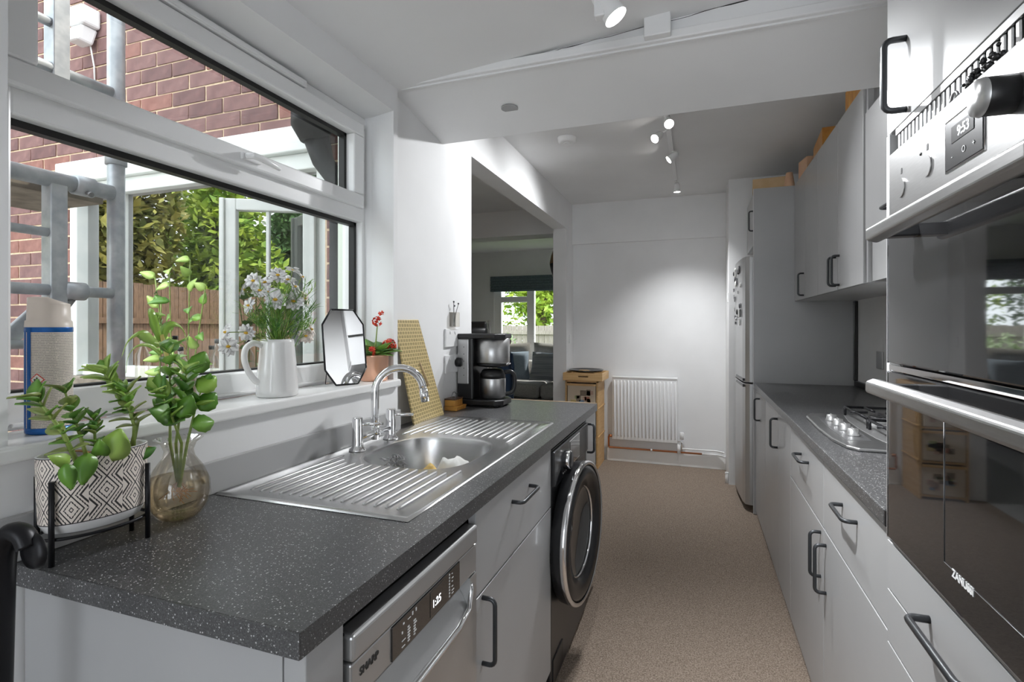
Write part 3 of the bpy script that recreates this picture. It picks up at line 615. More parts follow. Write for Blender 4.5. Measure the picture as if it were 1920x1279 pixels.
# ------------------------------------------------------------------ sink, tap, washing-up things
t = thing('sink', 'stainless steel inset sink with a round ended bowl and two ribbed drainers', 'sink', (-0.79, 1.46, .91))
SX0, SX1, SY0, SY1 = -1.040, -0.535, 0.895, 2.01
BX0, BX1, BY0, BY1 = -0.945, -0.605, 1.238, 1.622
bc = Vector(((BX0 + BX1) / 2, (BY0 + BY1) / 2, 0)); NB = 48
def bowl_ring(k, z):                                # superellipse ring scaled by k
    out = []
    for j in range(NB):
        a = 2 * math.pi * j / NB; ca, sa_ = math.cos(a), math.sin(a); e = 2 / 3.0
        out.append(Vector((bc.x + (BX1 - BX0) / 2 * k * math.copysign(abs(ca) ** e, ca), bc.y + (BY1 - BY0) / 2 * k * math.copysign(abs(sa_) ** e, sa_), z)))
    return out
def deck_edge(j, x0, x1, y0, y1, z):                # matching point on the rectangular edge
    a = 2 * math.pi * j / NB; ca, sa_ = math.cos(a), math.sin(a)
    k = 1 / max(abs(ca), abs(sa_)); return Vector((bc.x + (x1 - bc.x if ca > 0 else bc.x - x0) * ca * k, bc.y + (y1 - bc.y if sa_ > 0 else bc.y - y0) * sa_ * k, z))
md = MB(); zt = .916
outer = [deck_edge(j, SX0 + .006, SX1 - .006, SY0 + .006, SY1 - .006, zt) for j in range(NB)]
rim = [deck_edge(j, SX0, SX1, SY0, SY1, .911) for j in range(NB)]
corner = lambda ring: ring
md.rings([rim, outer, [o_.lerp(q_, .04) - Vector((0, 0, .003)) for o_, q_ in zip(outer, bowl_ring(1, zt))], bowl_ring(1.06, .913), bowl_ring(1.0, .910)], cap=(False, False), smooth=True)
md.build('deck', 'sink', t)
mb_ = MB(); mb_.rings([bowl_ring(1.0, .910), bowl_ring(.975, .895), bowl_ring(.95, .80), bowl_ring(.90, .765), bowl_ring(.80, .752), bowl_ring(.3, .748), bowl_ring(.1, .747)], cap=(False, True)); mb_.build('bowl', 'sink', t)
MB().lathe([(.038, 0), (.038, .003), (.03, .003), (.028, .001), (.001, .001)], (bc.x, bc.y, .7485), 24).build('waste', 'chrome', t)
rb = [MB(), MB()]
for s_, (ya, yb) in enumerate(((SY0 + .05, BY0 - .03), (BY1 + .035, SY1 - .05))):
    for k in range(15):
        x = SX0 + .055 + k * (SX1 - SX0 - .11) / 14
        y2 = yb
        if s_ == 0: y2 = yb + (.02 if BX0 < x < BX1 else .09 * min(1, max(0, (abs(x - bc.x) - .14) / .08)))
        else:
            ya2 = ya - (0 if BX0 < x < BX1 else .05); ya_ = ya2
        y1_ = ya if s_ == 0 else ya_
        rr = MB().tube([(x, y1_, .9122), (x, y1_ + .012, .9142), (x, y2 - .012, .9142), (x, y2, .9122)], [.003, .0055, .0055, .003], 8, flat=.55)
        rr.build('drainer_rib', 'sink', t)
t = thing('kitchen_tap', 'chrome bridge tap with a swan neck spout and two lever handles', 'tap', (-.985, 1.44, .912))
TX = -0.985
for yy in (1.352, 1.536):
    q = MB().lathe([(.026, 0), (.026, .004), (.019, .010), (.0165, .02), (.0165, .098), (.015, .102), (.001, .102)], (TX, yy, .914), 20).build('valve_body', 'chrome', t)
    MB().tube([(TX + .012, yy + .004, .995), (TX + .05, yy + .035, .993), (TX + .062, yy + .045, .9925)], [.0055, .005, .0045], 8).build('lever', 'chrome', q)
MB().tube([(TX, 1.352, .952), (TX, 1.536, .952)], .010, 12).build('bridge', 'chrome', t)
sd = Vector((.80, .60, 0)).normalized(); ctr = Vector((TX, 1.444, 1.082)); rad = .078
path = [(TX, 1.444, .93), (TX, 1.444, 1.0)] + [tuple(ctr + sd * (rad - rad * math.cos(R(a))) + Vector((0, 0, rad * math.sin(R(a))))) for a in range(0, 178, 11)]
MB().tube(path, .0125, 16).build('spout', 'chrome', t)
e0 = Vector(path[-1]); e1 = e0 + (Vector(path[-1]) - Vector(path[-2])).normalized() * .042
MB().tube([tuple(e0), tuple(e1)], .0145, 16).build('aerator', 'chrome', t)
MB().lathe([(.02, 0), (.016, .012), (.013, .03)], (TX, 1.444, .945), 18).build('spout_base', 'chrome', t)
rng = random.Random(11); q = MB()
for k in range(60):
    a = rng.uniform(0, 6.3); c0 = Vector((-.825 + rng.uniform(-.025, .025), 1.305 + rng.uniform(-.025, .025), .893 + rng.uniform(-.025, .025))); rr_ = rng.uniform(.006, .014)
    ax = Vector((rng.uniform(-1, 1), rng.uniform(-1, 1), rng.uniform(-1, 1))).normalized(); bx_ = ax.cross(Vector((.3, .5, 1))).normalized()
    q.tube([c0 + (ax * math.cos(i * .9) + bx_ * math.sin(i * .9)) * rr_ for i in range(7)], .0011, 4)
sc_ = q.build('steel_scourer', 'silver_dark', None); tag(sc_, 'curly steel wool scourer lying in the sink bowl', 'scourer')
def rumple(name, mat, label, cat, cx_, cy_, w, dp_, z0, amp, seed, peak=None):
    rng = random.Random(seed); n = 12; mb2 = MB(); vs = []
    for i in range(n + 1):
        for j in range(n + 1):
            u, v = i / n - .5, j / n - .5; e = 1 - (2 * max(abs(u), abs(v))) ** 4
            z = z0 + amp * e * (.62 + .22 * math.sin(5 * u + seed) * math.cos(5 * v + seed * 2) + .06 * math.sin(17 * u + 11 * v))
            if peak: z += peak[2] * max(0, 1 - ((u - peak[0]) ** 2 + (v - peak[1]) ** 2) / .035)
            vs.append((cx_ + u * w , cy_ + v * dp_, z))
    fs = [(i * (n + 1) + j, (i + 1) * (n + 1) + j, (i + 1) * (n + 1) + j + 1, i * (n + 1) + j + 1) for i in range(n) for j in range(n)]
    mb2._add(vs, fs, True); o = mb2.build(name, mat, None, solid=.003); return tag(o, label, cat)
rumple('washing_up_sponge_cloth', 'cloth_y', 'yellow cloth bunched up in the sink bowl', 'cloth', -.725, 1.330, .13, .11, .80, .130, 2)
rumple('dishcloth', 'cloth_w', 'white dishcloth crumpled in the sink bowl beside the yellow cloth', 'cloth', -.715, 1.465, .13, .165, .770, .145, 5, (.1, .25, .03))

# ------------------------------------------------------------------ right run of units
RF, RB = 0.385, 0.984
base_unit('grey base cabinet door beside the fridge housing panel', 3.41, 3.945, -1, [('door', .03, .868, ('V', 3.70, .69, .83))], RB, RF)
base_unit('grey base cabinet door with its handle next to the plain filler panel', 2.89, 3.408, -1, [('door', .03, .868, ('V', 2.925, .685, .83))], RB, RF)
base_unit('plain grey base panel without a handle left of the hob drawers', 2.54, 2.888, -1, [('door', .03, .868, None)], RB, RF)
base_unit('grey base cabinet with drawer over door under the far half of the hob', 1.912, 2.538, -1, [('drawer', .650, .868, ('H', 2.145, 2.285, .80)), ('door', .03, .645, ('V', 1.95, .475, .62))], RB, RF)
base_unit('grey base cabinet with drawer over door next to the oven tower', 1.293, 1.910, -1, [('drawer', .650, .868, ('H', 1.54, 1.68, .797)), ('door', .03, .645, ('V', 1.875, .455, .605))], RB, RF)
t = thing('worktop', 'speckled dark grey worktop carrying the gas hob', 'worktop', (.68, 2.6, .875))
box('slab', 'worktop', t, .372, RX - .002, 1.296, 3.945, .875, .91, 0.003); box('end_cap', 'black', t, .3725, .60, 1.288, 1.296, .876, .9095, .001)
tag(box('hob_upstand', 'black', None, .965, .984, 1.30, 3.93, .9105, .945, .002), 'black upstand strip along the wall behind the hob', 'upstand')
tag(box('corner_strip', 'black_gloss', None, .962, .984, 3.915, 3.944, .946, 1.462, .002), 'black vertical trim strip in the corner behind the hob worktop', 'trim strip')
t = thing('tall_panel', 'tall grey panel at the side of the fridge', 'cabinet panel', (.68, 3.96, 0)); box('board', 'panel', t, .373, .984, 3.948, 3.968, 0, 2.25, .001); box('front_edge', 'cab_edge', t, .3705, .373, 3.948, 3.968, 0, 2.25)
# gas hob
t = thing('gas_hob', 'stainless steel gas hob with four front side knobs and black pan supports', 'hob', (.68, 2.2, .91))
hp = [(.445, 1.90), (.47, 1.865), (.93, 1.865), (.955, 1.89), (.955, 2.54), (.93, 2.565), (.50, 2.565), (.46, 2.545), (.435, 2.48), (.425, 2.2), (.428, 2.0)]
MB().prism(hp, 'Z', .9105, .922).build('plate', 'steel', t, .005, 3)
MB().prism([(.585, 1.895), (.935, 1.895), (.935, 2.535), (.585, 2.535), (.565, 2.38), (.56, 2.2), (.565, 2.05)], 'Z', .9195, .9235).build('burner_tray', 'silver', t, .001)
MB().prism([(.465, 1.98), (.54, 2.0), (.55, 2.2), (.54, 2.45), (.475, 2.46), (.46, 2.2)], 'Z', .9215, .9228).build('knob_plate', 'silver_dark', t)
for k in range(4):
    yy = 2.07 + k * .10
    q = MB().lathe([(.021, 0), (.021, .004), (.018, .008), (.0165, .024), (.001, .024)], (.505, yy, .9228), 20).build('knob', 'white_plastic' if k < 0 else 'silver', t)
    box('pointer', 'silver', q, .503, .507, yy - .016, yy + .016, .946, .950, .001)
for (bx_, by_, r_) in ((.66, 2.05, .045), (.66, 2.38, .034), (.84, 2.05, .034), (.84, 2.38, .05)):
    q = MB().lathe([(r_ * 1.25, 0), (r_ * 1.2, .006), (r_, .012), (r_, .016)], (bx_, by_, .9235), 24).build('burner_ring', 'silver', t)
    MB().lathe([(r_ * .85, .0), (r_ * .85, .006), (r_ * .7, .009), (.001, .009)], (bx_, by_, .9395), 24).build('burner_cap', 'graphite', t)
for yc in (2.05, 2.38):
    g = MB(); x0, x1, y0, y1 = .59, .93, yc - .155, yc + .155; zz = .958
    g.tube([(x0, y0, zz), (x1, y0, zz), (x1, y1, zz), (x0, y1, zz), (x0, y0, zz)], .0055, 6)
    for cx_ in (.66, .84):
        for dx_, dy_ in ((1, 0), (-1, 0), (0, 1), (0, -1)):
            e_ = Vector((cx_ + dx_ * .09, yc + dy_ * .155, zz)); g.tube([tuple(e_), (cx_ + dx_ * .03, yc + dy_ * .03, zz + .002)], .005, 6)
    g.tube([(.75, y0, zz), (.75, y1, zz)], .005, 6)
    for cx_, cy_ in ((x0, y0), (x1, y0), (x1, y1), (x0, y1)): g.tube([(cx_, cy_, .9235), (cx_, cy_, zz)], .0055, 6)
    g.build('pan_support', 'black_metal', t)
# wall socket
def socket(label, x, y, z, w, h, face, mat='white_plastic'):
    t = thing('wall_socket', label, 'socket', (x, y, z - h / 2)); s = face
    box('plate', mat, t, x, x + s * .009, y - w / 2, y + w / 2, z - h / 2, z + h / 2, .003)
    for k in (-1, 1):
        if w > .1: box('switch', mat, t, x + s * .008, x + s * .012, y + k * w * .18 - .006, y + k * w * .18 + .006, z + h * .22, z + h * .36, .001)
    return t
socket('grey wall socket plate on the wall over the hob worktop', RX, 3.48, 1.105, .10, .10, -1, 'silver')

# wall cabinets
UF = .623
def wall_unit(label, y0, y1, z0, z1, doors, group='wall cabinets', xf=UF):
    t = thing('wall_cabinet', label, 'cabinet', ((xf + RB) / 2, (y0 + y1) / 2, z0), group)
    box('carcass', 'cab_edge', t, xf + .02, RB, y0 + .001, y1 - .001, z0, z1 - .001)
    for ya, yb, h in doors:
        d = box('door', 'cab', t, xf, xf + .019, ya + .0015, yb - .0015, z0, z1, .0012)
        if h: handle(d, (xf, h, 1.49), (xf, h, 1.625), (-1, 0, 0))
    return t
wall_unit('grey wall cabinet with two narrow doors against the fridge housing panel', 3.234, 3.945, 1.468, 2.25, [(3.59, 3.945, 3.62), (3.234, 3.588, None)])
wall_unit('grey wall cabinet with two doors and paired handles next to the extractor cabinet', 2.408, 3.232, 1.468, 2.25, [(2.806, 3.232, 2.84), (2.408, 2.803, 2.775)])
t = thing('extractor_cabinet', 'grey extractor cabinet with a lift up door over the hob', 'cabinet', (.8, 2.0, 1.468))
box('carcass', 'cab_edge', t, UF + .035, RB, 1.60, 2.385, 1.50, 2.13, .001); d = box('door', 'cab', t, UF, UF + .019, 1.602, 2.383, 1.672, 2.13, .0012)
handle(d, (UF, 1.93, 1.70), (UF, 2.10, 1.70), (-1, 0, 0)); box('filler', 'panel', t, UF + .01, UF + .03, 2.385, 2.406, 1.47, 2.25)
box('hood_front', 'cab', t, UF + .022, UF + .034, 1.602, 2.383, 1.472, 1.669, .001); box('hood_base', 'silver', t, UF + .034, RB, 1.602, 2.383, 1.472, 1.499, .001)
# fridge and the bridging cabinet above
t = thing('bridging_cabinet', 'small grey cabinet over the fridge with one dark handle', 'cabinet', (.68, 4.28, 1.88))
box('carcass', 'cab_edge', t, .405, .984, 3.97, 4.60, 1.88, 2.249); d = box('door', 'cab', t, .385, .404, 3.972, 4.60, 1.88, 2.25, .001); handle(d, (.385, 4.07, 1.98), (.385, 4.07, 2.12), (-1, 0, 0))
t = thing('fridge_freezer', 'silver grey fridge freezer covered in magnets in its housing', 'fridge', (.635, 4.285, 0), rz=R(3.2))
def L(*a, **k): return MB().box(*a)
L(-.25, .30, -.275, .275, .03, 1.79).build('body', 'silver_dark', t, .006, local=True)
for nm, z0, z1 in (('fridge_door', .905, 1.79), ('freezer_door', .045, .895)):
    q = MB(); pr_ = [(-.262, -.280), (-.300, -.279), (-.326, -.262), (-.336, -.20), (-.339, 0), (-.336, .20), (-.326, .262), (-.300, .279), (-.262, .280)]
    d = q.prism(pr_, 'Z', z0, z1).build(nm, 'silver', t, .003, local=True)
    zz = .912 if nm == 'fridge_door' else .87
    MB().box(-.342, -.31, -.25, .10, zz, zz + .018).build('grip', 'graphite', d, .003, local=True)
L(-.24, .28, -.26, .26, 0, .03).build('foot_rail', 'black', t, local=True)
rng = random.Random(5)
for k in range(26):
    y = rng.uniform(-.15, .24); z = rng.uniform(1.30, 1.74); w, h = rng.uniform(.02, .045), rng.uniform(.02, .06); xs = -.339 - .002
    mm = pbr('fridge_magnet', random.choice([(.02, .02, .02), (.5, .5, .5), (.75, .75, .72), (.12, .12, .13), (.3, .28, .27)]), .5)
    q = MB()
    if k % 3: q.box(xs - .006, xs, y - w / 2, y + w / 2, z - h / 2, z + h / 2)
    else: q.lathe([(w * .6, 0), (w * .6, -.006), (w * .4, -.009), (.001, -.009)], (xs, y, z), 12, axis='X')
    o = q.build('fridge_magnet', mm, None, local=True); o.location = t.location; o.rotation_euler = t.rotation_euler; tag(o, 'small magnet stuck to the fridge door', 'magnet', 'fridge magnets')

# ------------------------------------------------------------------ oven tower
T0, T1 = .672, 1.286; TF = .375
t = thing('oven_housing', 'grey tall oven housing with a top cupboard and drawers below the ovens', 'cabinet', (.68, .98, 0))
box('side_panel', 'cab', t, TF + .02, RB, T1 - .018, T1, 0, 2.27, .001); box('side_panel', 'cab', t, TF + .02, RB, T0, T0 + .018, 0, 2.27, .001); box('back_panel', 'cab_edge', t, RB - .012, RB, T0 + .018, T1 - .018, .1, 2.27)
box('shelf', 'cab_edge', t, TF + .02, RB - .012, T0 + .018, T1 - .018, .838, .856); box('shelf', 'cab_edge', t, TF + .02, RB - .012, T0 + .018, T1 - .018, 1.685, 1.703)
d = box('cupboard_door', 'cab', t, TF, TF + .019, T0 + .002, T1 - .002, 1.692, 2.268, .001); handle(d, (TF, 1.18, 1.708), (TF, 1.18, 1.843), (-1, 0, 0), .036, .006)
box('frame_edge', 'cab_edge', t, TF - .001, TF + .019, T1 - .018, T1 - .001, .86, 1.69, .001)
for za, zb, hh in ((.755, .853, True), (.645, .751, True), (.33, .641, False), (.03, .326, False)):
    d = box('drawer', 'cab', t, TF, TF + .019, T0 + .002, T1 - .002, za, zb, .001)
    if hh and za > .7: handle(d, (TF, 1.075, .795), (TF, .885, .795), (-1, 0, 0), .034, .0065)
t = thing('double_oven', 'stainless steel built in double oven with dark glass doors', 'oven', (.66, .98, .86))
O0, O1 = .69, 1.262; OF = .372
box('body', 'graphite', t, OF + .022, .90, O0 + .01, O1 - .004, .86, 1.68)
NY = O0
# control panel
box('control_panel', 'steel', t, OF - .014, OF + .020, NY, O1 - .045, 1.500, 1.632, .002)
cpx = OF - .014
BXm = lambda x, y, z: basis(Vector((0, -1, 0)), Vector((0, 0, 1)), Vector((-1, 0, 0)), (x, y, z))      # text plane facing -X
k_ = box('clock_panel', 'graphite', t, cpx - .0018, cpx + .001, .855, .965, 1.530, 1.602, .0008)
box('clock_bezel', 'chrome', t, cpx - .001, cpx + .0005, .852, .968, 1.527, 1.605, .0004); box('clock_screen', pbr('lcd', (.09, .09, .092), .2), k_, cpx - .0024, cpx - .0015, .878, .944, 1.566, 1.590)
text('clock_digits', '9:53', .021, 'led', k_, BXm(cpx - .0027, .925, 1.571))
for yy, ch in ((.944, '-'), (.912, '\u25cb'), (.882, '+')): text('touch_symbol', ch, .012, 'white_print', k_, BXm(cpx - .0022, yy, 1.543))
for yy, zz in ((1.150, 1.553), (1.035, 1.560)):
    q = MB().lathe([(.0175, 0), (.0175, -.0022)], (cpx, yy, zz), 28, axis='X').build('push_knob', 'steel', t)
    box('dial_mark', 'dark_print', t, cpx - .0006, cpx, yy - .003, yy + .003, zz + .026, zz + .036)
MB().lathe([(.003, 0), (.003, -.001), (.0005, -.001)], (cpx, 1.062, 1.588), 10, axis='X').build('indicator', 'black', t)
q = MB().lathe([(.023, 0), (.023, -.030), (.021, -.034)], (cpx, .79, 1.575), 32, axis='X').build('function_dial', 'black', t)
MB().lathe([(.0235, -.030), (.022, -.036), (.001, -.036)], (cpx, .79, 1.575), 32, axis='X', cap=(False, False)).build('dial_cap', 'silver', q)
# vent grille
box('vent_back', 'black', t, OF + .016, OF + .020, NY, O1 - .03, 1.632, 1.690)
g = MB(); y = O1 - .035
box('vent_rail', 'steel', t, OF + .002, OF + .014, NY, O1 - .03, 1.632, 1.638); box('vent_rail', 'steel', t, OF + .002, OF + .014, NY, O1 - .03, 1.676, 1.688)
first = None
while y > NY + .01:
    if first is None: first = box('vent_slat', 'steel', t, OF + .004, OF + .012, y - .0105, y, 1.638, 1.676, .002)
    else:
        o = first.copy(); COL.objects.link(o); o.location = (0, y - (O1 - .035), 0)
    y -= .0175
# doors
def oven_door(z0, z1, zh, nm, glass_lo):
    d = box(nm, 'oven_glass', t, OF - .004, OF + .018, NY, O1 - .005, z0, z1, .003)
    box('glass_edge', 'chrome', d, OF - .005, OF + .016, O1 - .005, O1 - .003, z0, z1)
    hb = MB().prism([(.318, zh), (.300, zh + .006), (.300, zh + .026), (.312, zh + .032), (.326, zh + .030), (.326, zh + .004)], 'Y', NY - .05, 1.150).build('handle_bar', 'steel', d, .004, 3)
    for ya in (1.10, NY): box('handle_bracket', 'graphite', d, .318, OF, ya, ya + .028, zh + .004, zh + .026, .003)
    return d
oven_door(1.222, 1.492, 1.452, 'upper_door', 0)
dl = oven_door(.866, 1.205, 1.166, 'lower_door', 0)
box('trim_strip', 'chrome', t, OF - .002, OF + .018, NY, O1 - .005, 1.207, 1.219, .001)
box('lower_trim', 'silver', t, OF + .002, OF + .018, NY, O1 - .005, .857, .865, .001)
text('brand_lettering', 'ZANUSSI', .0165, 'white_print', dl, BXm(OF - .0046, .972, .915), bold=.0006)
lm = MB()
for z0, z1 in ((.925, 1.145),):
    for a, b_ in (((1.0, z0), (NY, z0)), ((1.0, z1), (NY, z1)), ((1.0, z0), (1.0, z1))): lm.tube([(OF - .0046, a[0], a[1]), (OF - .0046, b_[0], b_[1])], .0006, 4)
lm.build('window_line', 'silver_dark', dl)
fm = thing('clip_ornament', 'dark metal curled ornament hanging on the oven vent grille', 'ornament', (OF - .01, .89, 1.632)); q = MB(); rng = random.Random(8)
q.tube(arc((OF - .004, .965, 1.638), .012, 0, 180, 8, 'YZ'), .0022, 6).build('hook', 'silver_dark', fm)
q = MB()
for k in range(26): q.ball((OF - .003 + rng.uniform(-.006, .002), .93 - k * .0036, 1.640 + rng.uniform(0, .022) * (k / 26 + .25)), rng.uniform(.0025, .0055), 6, 4, 1, .3)
q.build('beads', 'graphite', fm)

# ------------------------------------------------------------------ on the left worktop
# patterned planter on a black wire stand
PCX, PCY, PROT = -.990, .612, R(78)
def pot_material():
    m = pbr('diamond_pattern_ceramic', (.78, .68, .60), .55); n, l = nt(m)
    tc = n.new('ShaderNodeTexCoord'); sp_ = n.new('ShaderNodeSeparateXYZ'); l.new(tc.outputs['UV'], sp_.inputs[0])
    U, V = sp_.outputs[0], sp_.outputs[1]
    def tri(x): return mathn(m, 'ABSOLUTE', mathn(m, 'SUBTRACT', mathn(m, 'FRACT', x), .5))      # 0 at cell centre .. .5 at edge
    u = mathn(m, 'MULTIPLY', U, 10.0); col = mathn(m, 'FLOOR', u)
    v = mathn(m, 'ADD', mathn(m, 'MULTIPLY', V, 2.35), mathn(m, 'MULTIPLY', mathn(m, 'MODULO', col, 2.0), .5))
    d = mathn(m, 'ADD', mathn(m, 'MULTIPLY', tri(u), 1.35), tri(v))
    zig = mathn(m, 'MULTIPLY', mathn(m, 'ABSOLUTE', mathn(m, 'SUBTRACT', mathn(m, 'FRACT', mathn(m, 'MULTIPLY', V, 26.0)), .5)), .055)
    dz = mathn(m, 'ADD', d, zig)
    def band(x, c, w): return mathn(m, 'LESS_THAN', mathn(m, 'ABSOLUTE', mathn(m, 'SUBTRACT', x, c)), w)
    ink = mathn(m, 'MAXIMUM', band(d, .50, .035), mathn(m, 'MAXIMUM', band(dz, .32, .028), band(d, .085, .024)))
    ink = mathn(m, 'MAXIMUM', ink, mathn(m, 'MAXIMUM', band(dz, .70, .03), band(d, .86, .05)))
    ink = mathn(m, 'MAXIMUM', ink, mathn(m, 'GREATER_THAN', mathn(m, 'ABSOLUTE', mathn(m, 'SUBTRACT', V, .5)), .485))
    mx = n.new('ShaderNodeMix'); mx.data_type = 'RGBA'; l.new(ink, mx.inputs[0]); mx.inputs[6].default_value = (.80, .72, .65, 1); mx.inputs[7].default_value = (.035, .03, .03, 1)
    setcol(m, mx.outputs[2]); return m
t = thing('potted_jade_plant', 'jade plant in an oval pot with black diamond pattern on a wire stand', 'potted plant', (PCX, PCY, .91))
PA, PB = .080, .048                           # half axes of the oval pot
def oval(k, z, n=48):
    out = []
    for j in range(n):
        a = 2 * math.pi * j / n; x, y = PA * k * math.cos(a), PB * k * math.sin(a)
        out.append(Vector((PCX + x * math.cos(PROT) - y * math.sin(PROT), PCY + x * math.sin(PROT) + y * math.cos(PROT), z)))
    return out
def uv_side(ob, n, zlo, zhi):
    me = ob.data; uv = me.uv_layers.new(name='UVMap')
    for p in me.polygons:
        js = [vi % n for vi in p.vertices]; wrap = (0 in js) and (n - 1 in js)
        for li, vi in zip(p.loop_indices, p.vertices):
            j = vi % n; uu = (j + n if wrap and j == 0 else j) / n; zz = me.vertices[vi].co.z + root_loc(ob).z
            uv.data[li].uv = (uu, (zz - zlo) / (zhi - zlo))
zl, zh_ = .972, 1.082
o = MB().rings([oval(.955, zl), oval(.985, (zl + zh_) / 2), oval(1, zh_)], cap=(False, False)).build('pot_wall', pot_material(), t); uv_side(o, 48, zl, zh_)
MB().rings([oval(.7, .953), oval(.86, .958), oval(.955, zl)], cap=(True, False)).build('pot_base', 'ceramic', t)
MB().rings([oval(1, zh_), oval(.985, zh_ + .001), oval(.945, zh_), oval(.92, zh_ - .03)], cap=(False, False)).build('pot_rim', 'ceramic', t)
MB().rings([oval(.93, zh_ - .024), oval(.6, zh_ - .016), oval(.1, zh_ - .014)], cap=(False, True)).build('soil', 'soil', t)
for a in (35, 145, 215, 325):
    x, y = (PA + .004) * math.cos(R(a)), (PB + .006) * math.sin(R(a)); X_, Y_ = PCX + x * math.cos(PROT) - y * math.sin(PROT), PCY + x * math.sin(PROT) + y * math.cos(PROT)
    MB().tube([(X_, Y_, .9102), (X_, Y_, 1.046)], .0042, 8).build('stand_leg', 'black_metal', t)
MB().tube([tuple(p) for p in oval(.99, .951)[::2]] + [tuple(oval(.99, .951)[0])], .0028, 6).build('stand_ring', 'black_metal', t)
def branch(parent, pts, r, leaves, mats, seed, lsize=(.035, .02), stem='stem', name='stem', up0=.25):
    leaves = sorted(list(leaves) + [min(.99, f + .09) for f in leaves])
    """a stem along pts with pairs of leaves; leaves = list of fractions"""
    rng = random.Random(seed); P = [Vector(p) for p in pts]
    MB().tube(pts, [r * (1 - .55 * i / (len(P) - 1)) for i in range(len(P))], 7).build(name, stem, parent)
    segs = len(P) - 1
    for i, f in enumerate(leaves):
        x = f * segs; k = min(int(x), segs - 1); p = P[k].lerp(P[k + 1], x - k); tdir = (P[k + 1] - P[k]).normalized()
        a0 = rng.uniform(0, 6.28) + (i % 2) * 1.57
        for s_ in (0, math.pi):
            a = a0 + s_ + rng.uniform(-.3, .3); ref = tdir.cross(Vector((.2, .9, .1))).normalized(); bi = tdir.cross(ref)
            d = (ref * math.cos(a) + bi * math.sin(a)) * (1 - .45 * f) + tdir * (up0 + f * .6)
            Lh = rng.uniform(lsize[0] * .6, lsize[0] * 1.05); 
            MB().leaf(p, d, tdir, Lh, lsize[1] * rng.uniform(.8, 1.15), rng.uniform(.05, .35), .0016, 6, .75).build('leaf', rng.choice(mats), parent)
def pp(u, v, X=None, Y=None):
    """the world point seen at photograph pixel (u, v) on the plane x=X or y=Y"""
    xx = (u - 960) / F_PX; d = Vector((-math.sin(YAW) + xx * math.cos(YAW), math.cos(YAW) + xx * math.sin(YAW), -(v - VPY) / F_PX))
    k = X / d.x if X is not None else Y / d.y; return Vector((0, 0, CAM_H)) + d * k
g = ['leaf', 'leaf', 'leaf_pale', 'leaf_olive']
s0 = (PCX, PCY, zh_ - .02)
branch(t, [pp(145, 868, X=-.955), pp(120, 815, X=-.955), pp(95, 780, X=-.958), pp(70, 748, X=-.96)], .0042, (.15, .35, .6, .85, .99), ['leaf', 'leaf_olive', 'leaf'], 1, (.036, .022))
branch(t, [pp(245, 850, X=-.985), pp(258, 790, X=-.985), pp(225, 745, X=-.985), pp(196, 700, X=-.985)], .0046, (.45, .62, .80, .92, 1.0), ['leaf', 'leaf_pale', 'leaf_pale'], 2, (.042, .024))
branch(t, [pp(250, 850, X=-.965), pp(252, 800, X=-.965), pp(240, 760, X=-.965), pp(238, 735, X=-.965)], .0036, (.35, .55, .75, .98), ['leaf_olive', 'leaf', 'leaf_pale'], 3, (.036, .02))
branch(t, [pp(180, 860, X=-.975), pp(178, 820, X=-.975), pp(176, 785, X=-.975)], .0030, (.3, .6, .8, .99), ['leaf_dark', 'leaf', 'leaf_olive'], 4, (.024, .014))
branch(t, [pp(165, 865, X=-.97), pp(150, 815, X=-.975), pp(135, 775, X=-.98), pp(122, 735, X=-.985)], .0034, (.3, .5, .7, .98), ['leaf_olive', 'leaf', 'leaf_dark'], 6, (.036, .024))
for (u, v, X_, du, dv, Lh, Wd, mt) in ((165, 850, -.94, -.3, -.8, .05, .032, 'leaf'), (205, 865, -.945, .15, 1.0, .056, .050, 'leaf_pale'), (190, 860, -.95, -.2, .5, .04, .026, 'leaf'), (130, 868, -.945, -.6, .35, .04, .022, 'leaf_pale'), (122, 870, -.93, .1, -1.0, .042, .024, 'leaf'), (255, 860, -.955, .8, .4, .036, .02, 'leaf_dark')):
    p = pp(u, v, X=X_); MB().leaf(p, Vector((.25, du, dv)), Vector((1, -.6, .4)), Lh, Wd, .12, .0018, 7, .75).build('leaf', mt, t)
rng = random.Random(15)
for k in range(9):
    a = rng.uniform(0, 6.28); x, y = rng.uniform(.2, .8) * PA * math.cos(a), rng.uniform(.2, .8) * PB * math.sin(a)
    MB().leaf((PCX + x * math.cos(PROT) - y * math.sin(PROT), PCY + x * math.sin(PROT) + y * math.cos(PROT), zh_ - .012), (rng.uniform(-1, 1), rng.uniform(-1, 1), .35), (0, 0, 1), .03, .016, .3, .001).build('fallen_leaf', 'dry_leaf', t)
